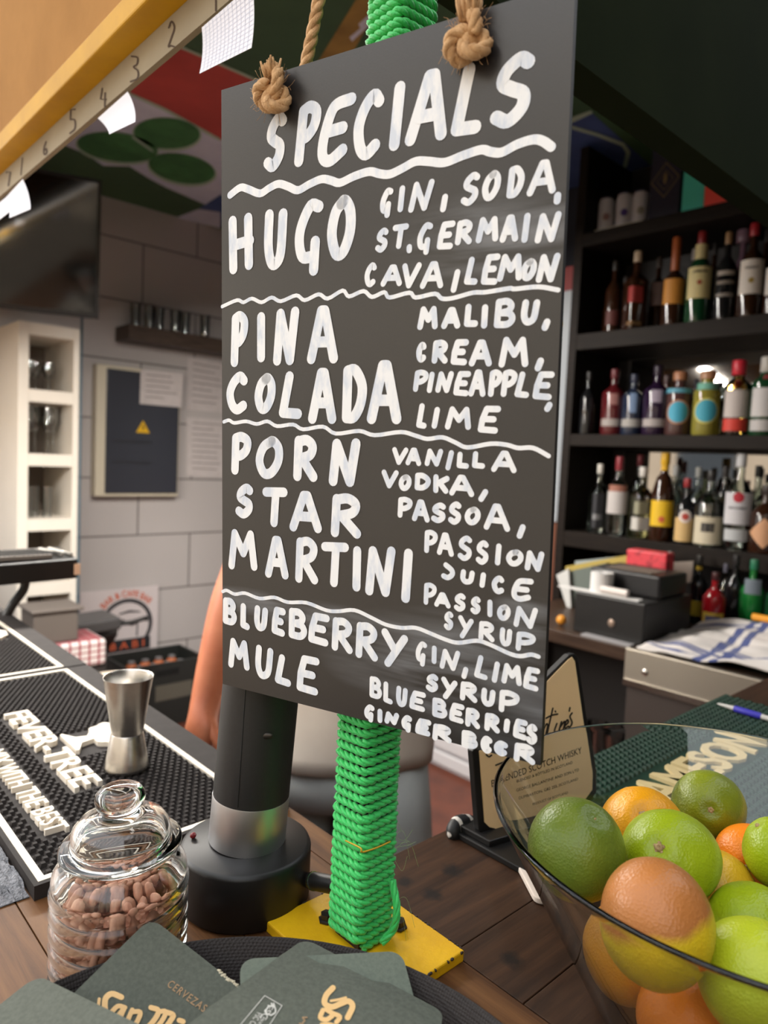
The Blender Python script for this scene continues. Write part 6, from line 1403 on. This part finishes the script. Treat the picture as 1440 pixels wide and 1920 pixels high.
q = onx(1432, 1168, 2.10); m = MB(); m.tube([q + V((0, .03, .012)), q + V((0, -.10, .012))], .010, 12); tag(m.build('marker', pm('orange_plastic', srgb(226, 152, 40), .5), smooth=40), 'orange marker lying on top of the striped towel', 'marker')
# ------------------------------------------------------------------ receipt printer, papers and bits on the worktop
ra, rb = onz(1066, 1172, zC), onz(1212, 1212, zC); xk = 1.90
ra = onx(1075, 1160, xk); rb = onx(1205, 1204, xk)
y1p, y0p = ra.y, rb.y; hp_ = onx(1140, 1120, xk).z - zC; hp_ = max(hp_, .06)
pr_ = thing('receipt_printer', 'black receipt printer and till drawer on the back worktop', 'printer', (xk, (y0p + y1p) / 2, zC))
b_ = MB(); b_.bx(xk, xk + .30, y0p, y1p, zC + .0003, zC + hp_); b_.build('drawer', m_black, pr_, smooth=0, bevel=.004)
b_ = MB(); b_.bx(xk + .10, xk + .28, y0p + .01, y0p + .24, zC + hp_ + .0003, zC + hp_ + .07); b_.build('printer_body', pm('printer_black', srgb(30, 29, 30), .4), pr_, smooth=0, bevel=.008, segs=3)
m = MB()
for k in range(6): m.bx(xk + .12 + .018 * k, xk + .13 + .018 * k, y0p + .05, y0p + .20, zC + hp_ + .0703, zC + hp_ + .0725)
m.build('keys', pm('key_grey', srgb(104, 92, 82), .6), pr_, smooth=0)
m = MB(); m.ball(V((xk - .001, y0p + .10, zC + hp_ * .4)), (.004, .012, .012), 12, 8); m.build('lock', pm('lock_metal', srgb(150, 130, 116), .4, .5), pr_, smooth=180)
q = onx(1137, 1108, xk + .12); b_ = MB(); b_.lathe([(0, 0), (.034, 0), (.034, .062), (.014, .062), (.014, .058), (0, .058)], 28, (xk + .055, q.y - .02, zC + hp_ + .0006)); tag(b_.build('paper_roll', pm('paper_white', srgb(210, 208, 206), .8), smooth=40), 'white paper roll standing on the till drawer', 'paper roll')
b_ = MB(); b_.bx(xk + .015, xk + .045, y0p + .03, y0p + .30, zC + hp_ + .0004, zC + hp_ + .004); tag(b_.build('paper_slip', MATS['paper_white'], smooth=0), 'narrow white paper slip lying along the till drawer edge', 'paper')
b_ = MB(); b_.tube([V((xk + .028, y0p + .07, zC + hp_ + .016)), V((xk + .028, y0p + .155, zC + hp_ + .016))], .011, 14); tag(b_.build('eraser_pen', pm('white_pen', srgb(214, 204, 198), .5), smooth=40), 'thick white marker pen lying on the till drawer', 'marker')
b_ = MB(); b_.bx(xk - .035, xk - .006, y0p + .02, y1p - .05, zC + .0004, zC + .006); tag(b_.build('ruler', pm('pale_strip', srgb(150, 148, 150), .4), smooth=0), 'pale grey ruler lying along the worktop edge before the printer', 'ruler')
q = onx(1218, 1078, xk + .30); b_ = MB(); b_.bx(xk + .305, xk + .365, q.y - .05, q.y + .09, zC + .0004, zC + hp_ + .115); tag(b_.build('snack_packet', pm('red_packet', srgb(206, 60, 70), .5, col2=srgb(150, 40, 50), nscale=30, contrast=(.5, .6)), smooth=0, bevel=.006), 'bright red packet standing behind the printer', 'packet')
def sheet(nm, label, px, x, c, th=.0012, dx=0):
    P = [onx(a, b_, x) for a, b_ in px]; m = MB(); P2 = [V((x + dx * (1 if k in (0, 1) else 0), p.y, max(p.z, zC + .0006))) for k, p in enumerate(P)]
    m.prism([P2[0], P2[3], P2[2], P2[1]], (th, 0, 0)); tag(m.build(nm, pm('sheet_%d_%d_%d' % c, srgb(*c), .6), smooth=0), label, 'folder')
sheet('paper_folder', 'tall grey green folder standing at the left end of the worktop', [(1062, 1072), (1136, 1056), (1136, 1150), (1062, 1170)], 2.22, (96, 104, 98), .03)
sheet('paper_folder', 'white paper sheaf sticking out at the left of the folders', [(1043, 1078), (1066, 1066), (1068, 1175), (1060, 1175)], 2.20, (190, 190, 188), .01)
sheet('paper_folder', 'yellow edged folder leaning behind the grey green folder', [(1060, 1062), (1180, 1040), (1180, 1110), (1066, 1130)], 2.30, (168, 148, 74), .004)
sheet('paper_folder', 'pale grey blue sheet standing at the back of the worktop', [(1078, 1052), (1258, 1034), (1256, 1090), (1080, 1110)], 2.36, (150, 160, 160), .004)
sheet('paper_folder', 'beige envelope standing right of the pale sheet', [(1258, 1054), (1300, 1052), (1296, 1092), (1258, 1096)], 2.34, (150, 138, 128), .004)
q = onz(1052, 1172, zC); m = MB(); m.ball(V((q.x, q.y, zC + .0165)), .016, 16, 10); tag(m.build('ball', pm('amber_ball', srgb(206, 136, 44), .4), smooth=180), 'small orange ball at the left end of the worktop', 'ball')
# ------------------------------------------------------------------ barman behind the bar, mostly hidden by the board
m_skin = pm('skin', srgb(190, 116, 82), .5, col2=srgb(178, 102, 70), nscale=18); m_shirt = pm('beige_shirt', srgb(244, 230, 212), .85, col2=srgb(236, 220, 202), nscale=8, bump=.2, bscale=40)
m_short = pm('grey_shorts', srgb(212, 216, 212), .85, col2=srgb(198, 202, 198), nscale=8, bump=.2, bscale=30); m_hair = pm('dark_hair', srgb(52, 40, 32), .7); m_shoe = pm('dark_shoe', srgb(46, 44, 44), .6)
DP = 1.42
hip = atd(632, 1365, DP); fwd = -_F; side = -_R          # side: the person's right = image left
P0 = V((hip.x, hip.y, 0))
def pp(s, f, z): return V((P0.x, P0.y, 0)) + side * s + fwd * f + V((0, 0, z))
man = thing('person', 'person in a beige shirt and grey shorts standing behind the hanging board, arm lowered', 'person', P0)
def skin(name, mat, verts, edges, sub=2):
    me = bpy.data.meshes.new(name); me.from_pydata([tuple(v[0] - P0) for v in verts], edges, []); me.materials.append(mat)
    o = bpy.data.objects.new(name, me); COL.objects.link(o); o.parent = man
    s = o.modifiers.new('skin', 'SKIN'); s.use_smooth_shade = True
    sk = me.skin_vertices[0].data if me.skin_vertices else None
    if sk is None:
        bm = bmesh.new(); bm.from_mesh(me); bm.verts.layers.skin.verify(); bm.to_mesh(me); bm.free(); sk = me.skin_vertices[0].data
    for i, v in enumerate(verts): sk[i].radius = v[1] if hasattr(v[1], '__len__') else (v[1], v[1])
    sk[0].use_root = True
    m = o.modifiers.new('sub', 'SUBSURF'); m.levels = sub; m.render_levels = sub
    return o
rs = atd(500, 840, DP); re_ = atd(462, 1050, DP - .01); rw_ = atd(388, 1305, DP - .06); rp_ = atd(370, 1385, DP - .09)
vs = [(pp(0, 0, .92), (.15, .10)), (pp(0, 0, 1.08), (.125, .08)), (pp(0, .0, 1.25), (.13, .085)), (pp(0, -.005, 1.385), (.11, .07)), (pp(0, .005, 1.49), .055), (pp(0, .025, 1.57), .055), (pp(0, .035, 1.64), (.078, .092)), (pp(0, .03, 1.72), (.076, .09)), (pp(0, .02, 1.765), (.05, .06))]
ed = [(i, i + 1) for i in range(8)]
b0 = len(vs)
vs += [(rs, .050), (rs.lerp(re_, .5), .045), (re_, .044), (re_.lerp(rw_, .35), .050), (re_.lerp(rw_, .75), .040), (rw_, .032), (rp_, (.040, .022))]
ed += [(3, b0)] + [(b0 + i, b0 + i + 1) for i in range(6)]
ls = pp(-.19, 0, 1.41); le = pp(-.25, .02, 1.13); lw = pp(-.10, .24, 1.14); lp_ = pp(-.05, .30, 1.15)
b1 = len(vs)
vs += [(ls, .050), (ls.lerp(le, .5), .045), (le, .040), (le.lerp(lw, .4), .040), (lw, .025), (lp_, (.038, .022))]
ed += [(3, b1)] + [(b1 + i, b1 + i + 1) for i in range(5)]
for sg in (1, -1):
    b2_ = len(vs); vs += [(pp(.09 * sg, 0, .82), .085), (pp(.10 * sg, .01, .50), .058), (pp(.10 * sg, -.01, .36), .056), (pp(.10 * sg, -.01, .10), .036), (pp(.105 * sg, .06, .045), (.038, .03)), (pp(.11 * sg, .15, .03), (.036, .024))]
    ed += [(0, b2_)] + [(b2_ + i, b2_ + i + 1) for i in range(5)]
# fingers of the lowered right hand, then of the left hand
dh = (rp_ - rw_).normalized(); sd2 = (side - dh * side.dot(dh)).normalized(); pn2 = dh.cross(sd2)
def hand(base, idx, dh, across, palm, curl):
    for k, (o_, ln) in enumerate(((.030, .062), (.011, .074), (-.009, .070), (-.028, .054))):
        b = len(vs); s0 = base + across * o_ * .9 + dh * .012
        d1 = (dh + palm * curl * .4 + across * o_ * 2).normalized(); d2 = (dh + palm * curl).normalized(); d3 = (dh + palm * curl * 1.8).normalized()
        p1 = s0 + d1 * ln * .5; p2 = p1 + d2 * ln * .3; p3 = p2 + d3 * ln * .28
        for p, r in ((s0, .0105), (p1, .0092), (p2, .0085), (p3, .0072)): vs.append((p, r))
        ed.extend([(idx, b), (b, b + 1), (b + 1, b + 2), (b + 2, b + 3)])
    b = len(vs); s0 = base + across * .036 - dh * .022; p1 = s0 + (dh * .75 + across * .5 + palm * .4).normalized() * .034; p2 = p1 + (dh + palm * .5).normalized() * .028
    for p, r in ((s0, .014), (p1, .011), (p2, .0085)): vs.append((p, r))
    ed.extend([(idx, b), (b, b + 1), (b + 1, b + 2)])
hand(rp_, b0 + 6, dh, fwd * .6 + side * -.8, (-side * .5 - fwd * .8).normalized(), .45)
dl = (lp_ - lw).normalized(); hand(lp_, b1 + 5, dl, V((0, 0, 1)), side.cross(V((0, 0, 1))).normalized() * 0 + side * 1.0, .8)
body = skin('body', m_skin, vs, ed)
# face: nose, ears, eyes and mouth on the head
hc = pp(0, .035, 1.665)
m = MB(); m.ball(hc + fwd * .092 + V((0, 0, -.005)), (.013, .016, .020), 12, 8)
for sg in (1, -1): m.ball(hc + side * .078 * sg + V((0, 0, .0)), (.012, .018, .028), 12, 8)
m.build('ears_and_nose', m_skin, man, smooth=180)
m = MB()
for sg in (1, -1): m.ball(hc + side * .031 * sg + fwd * .080 + V((0, 0, .022)), .0105, 12, 8)
m.build('eyes', pm('eye_dark', srgb(48, 38, 32), .3), man, smooth=180)
m = MB(); m.tube([hc + side * .024 + fwd * .083 + V((0, 0, -.050)), hc + fwd * .092 + V((0, 0, -.052)), hc - side * .024 + fwd * .083 + V((0, 0, -.050))], .005, 8); m.build('mouth', pm('lips', srgb(166, 92, 80), .5), man, smooth=180)
m = MB(); m.ball(hc - fwd * .012 + V((0, 0, .055)), (.090, .100, .082), 24, 16); m.build('hair', m_hair, man, smooth=180)
# clothes
def cloth(name, mat, rings, n=40, thick=.004, wave=.0):
    m = MB(); vs_ = []; fs_ = []
    for k, (z, a, b, fo, so_) in enumerate(rings):
        for i in range(n):
            t = 2 * math.pi * i / n; w = 1 + wave * (math.sin(5 * t + k * .7) * .5 + math.sin(9 * t - k)) * (k / len(rings))
            vs_.append(pp(so_ + a * w * math.cos(t), fo + b * w * math.sin(t), z))
    for k in range(len(rings) - 1):
        for i in range(n): j = (i + 1) % n; fs_.append((k * n + i, k * n + j, (k + 1) * n + j, (k + 1) * n + i))
    m.add(vs_, fs_); o = m.build(name, mat, man, smooth=180)
    s = o.modifiers.new('cloth', 'SOLIDIFY'); s.thickness = thick; s.offset = 1
    return o
HZ = CAM.z + ray(650, 1442).z * (DP - .1)
sh = cloth('shirt', m_shirt, [(1.505, .072, .070, .006, 0), (1.485, .105, .085, .004, 0), (1.462, .160, .098, .002, 0), (1.425, .196, .110, .003, 0), (1.36, .196, .122, .005, 0), (1.28, .186, .128, .008, 0), (1.20, .178, .128, .008, 0), (1.05, .180, .128, .005, 0), (.94, .188, .135, 0, 0), (.85, .195, .140, 0, 0), (HZ, .198, .142, 0, 0)], wave=.02)
def sleeve(a, b, f1, name='sleeve'):
    m = MB(); m.tube([a + (a - b) * .10 + V((0, 0, .012)), a, a.lerp(b, f1 * .5), a.lerp(b, f1)], [.040, .066, .062, .060], 24, cap=False); o = m.build(name, m_shirt, man, smooth=180); s = o.modifiers.new('c', 'SOLIDIFY'); s.thickness = .003
sleeve(rs, re_, .62); sleeve(ls, le, .62)
cloth('shorts', m_short, [(.97, .160, .115, 0, 0), (.86, .180, .128, 0, 0), (.80, .185, .130, 0, 0), (.745, .188, .132, 0, 0)])
for sg in (1, -1): cloth('shorts_leg', m_short, [(.84, .088, .108, 0, .092 * sg), (.70, .098, .115, .003, .098 * sg), (.60, .104, .118, .004, .100 * sg), (.48, .110, .122, .004, .103 * sg)], wave=.05)
for sg in (1, -1):
    m = MB(); c_ = pp(.108 * sg, .07, .0); m.ball(c_ + V((0, 0, .040)), (.052, .135, .050), 20, 12, Matrix((side, fwd, V((0, 0, 1)))).transposed())
    for i, p in enumerate(m.v): m.v[i] = V((p.x, p.y, max(p.z, .001)))
    m.build('shoe', m_shoe, man, smooth=180)
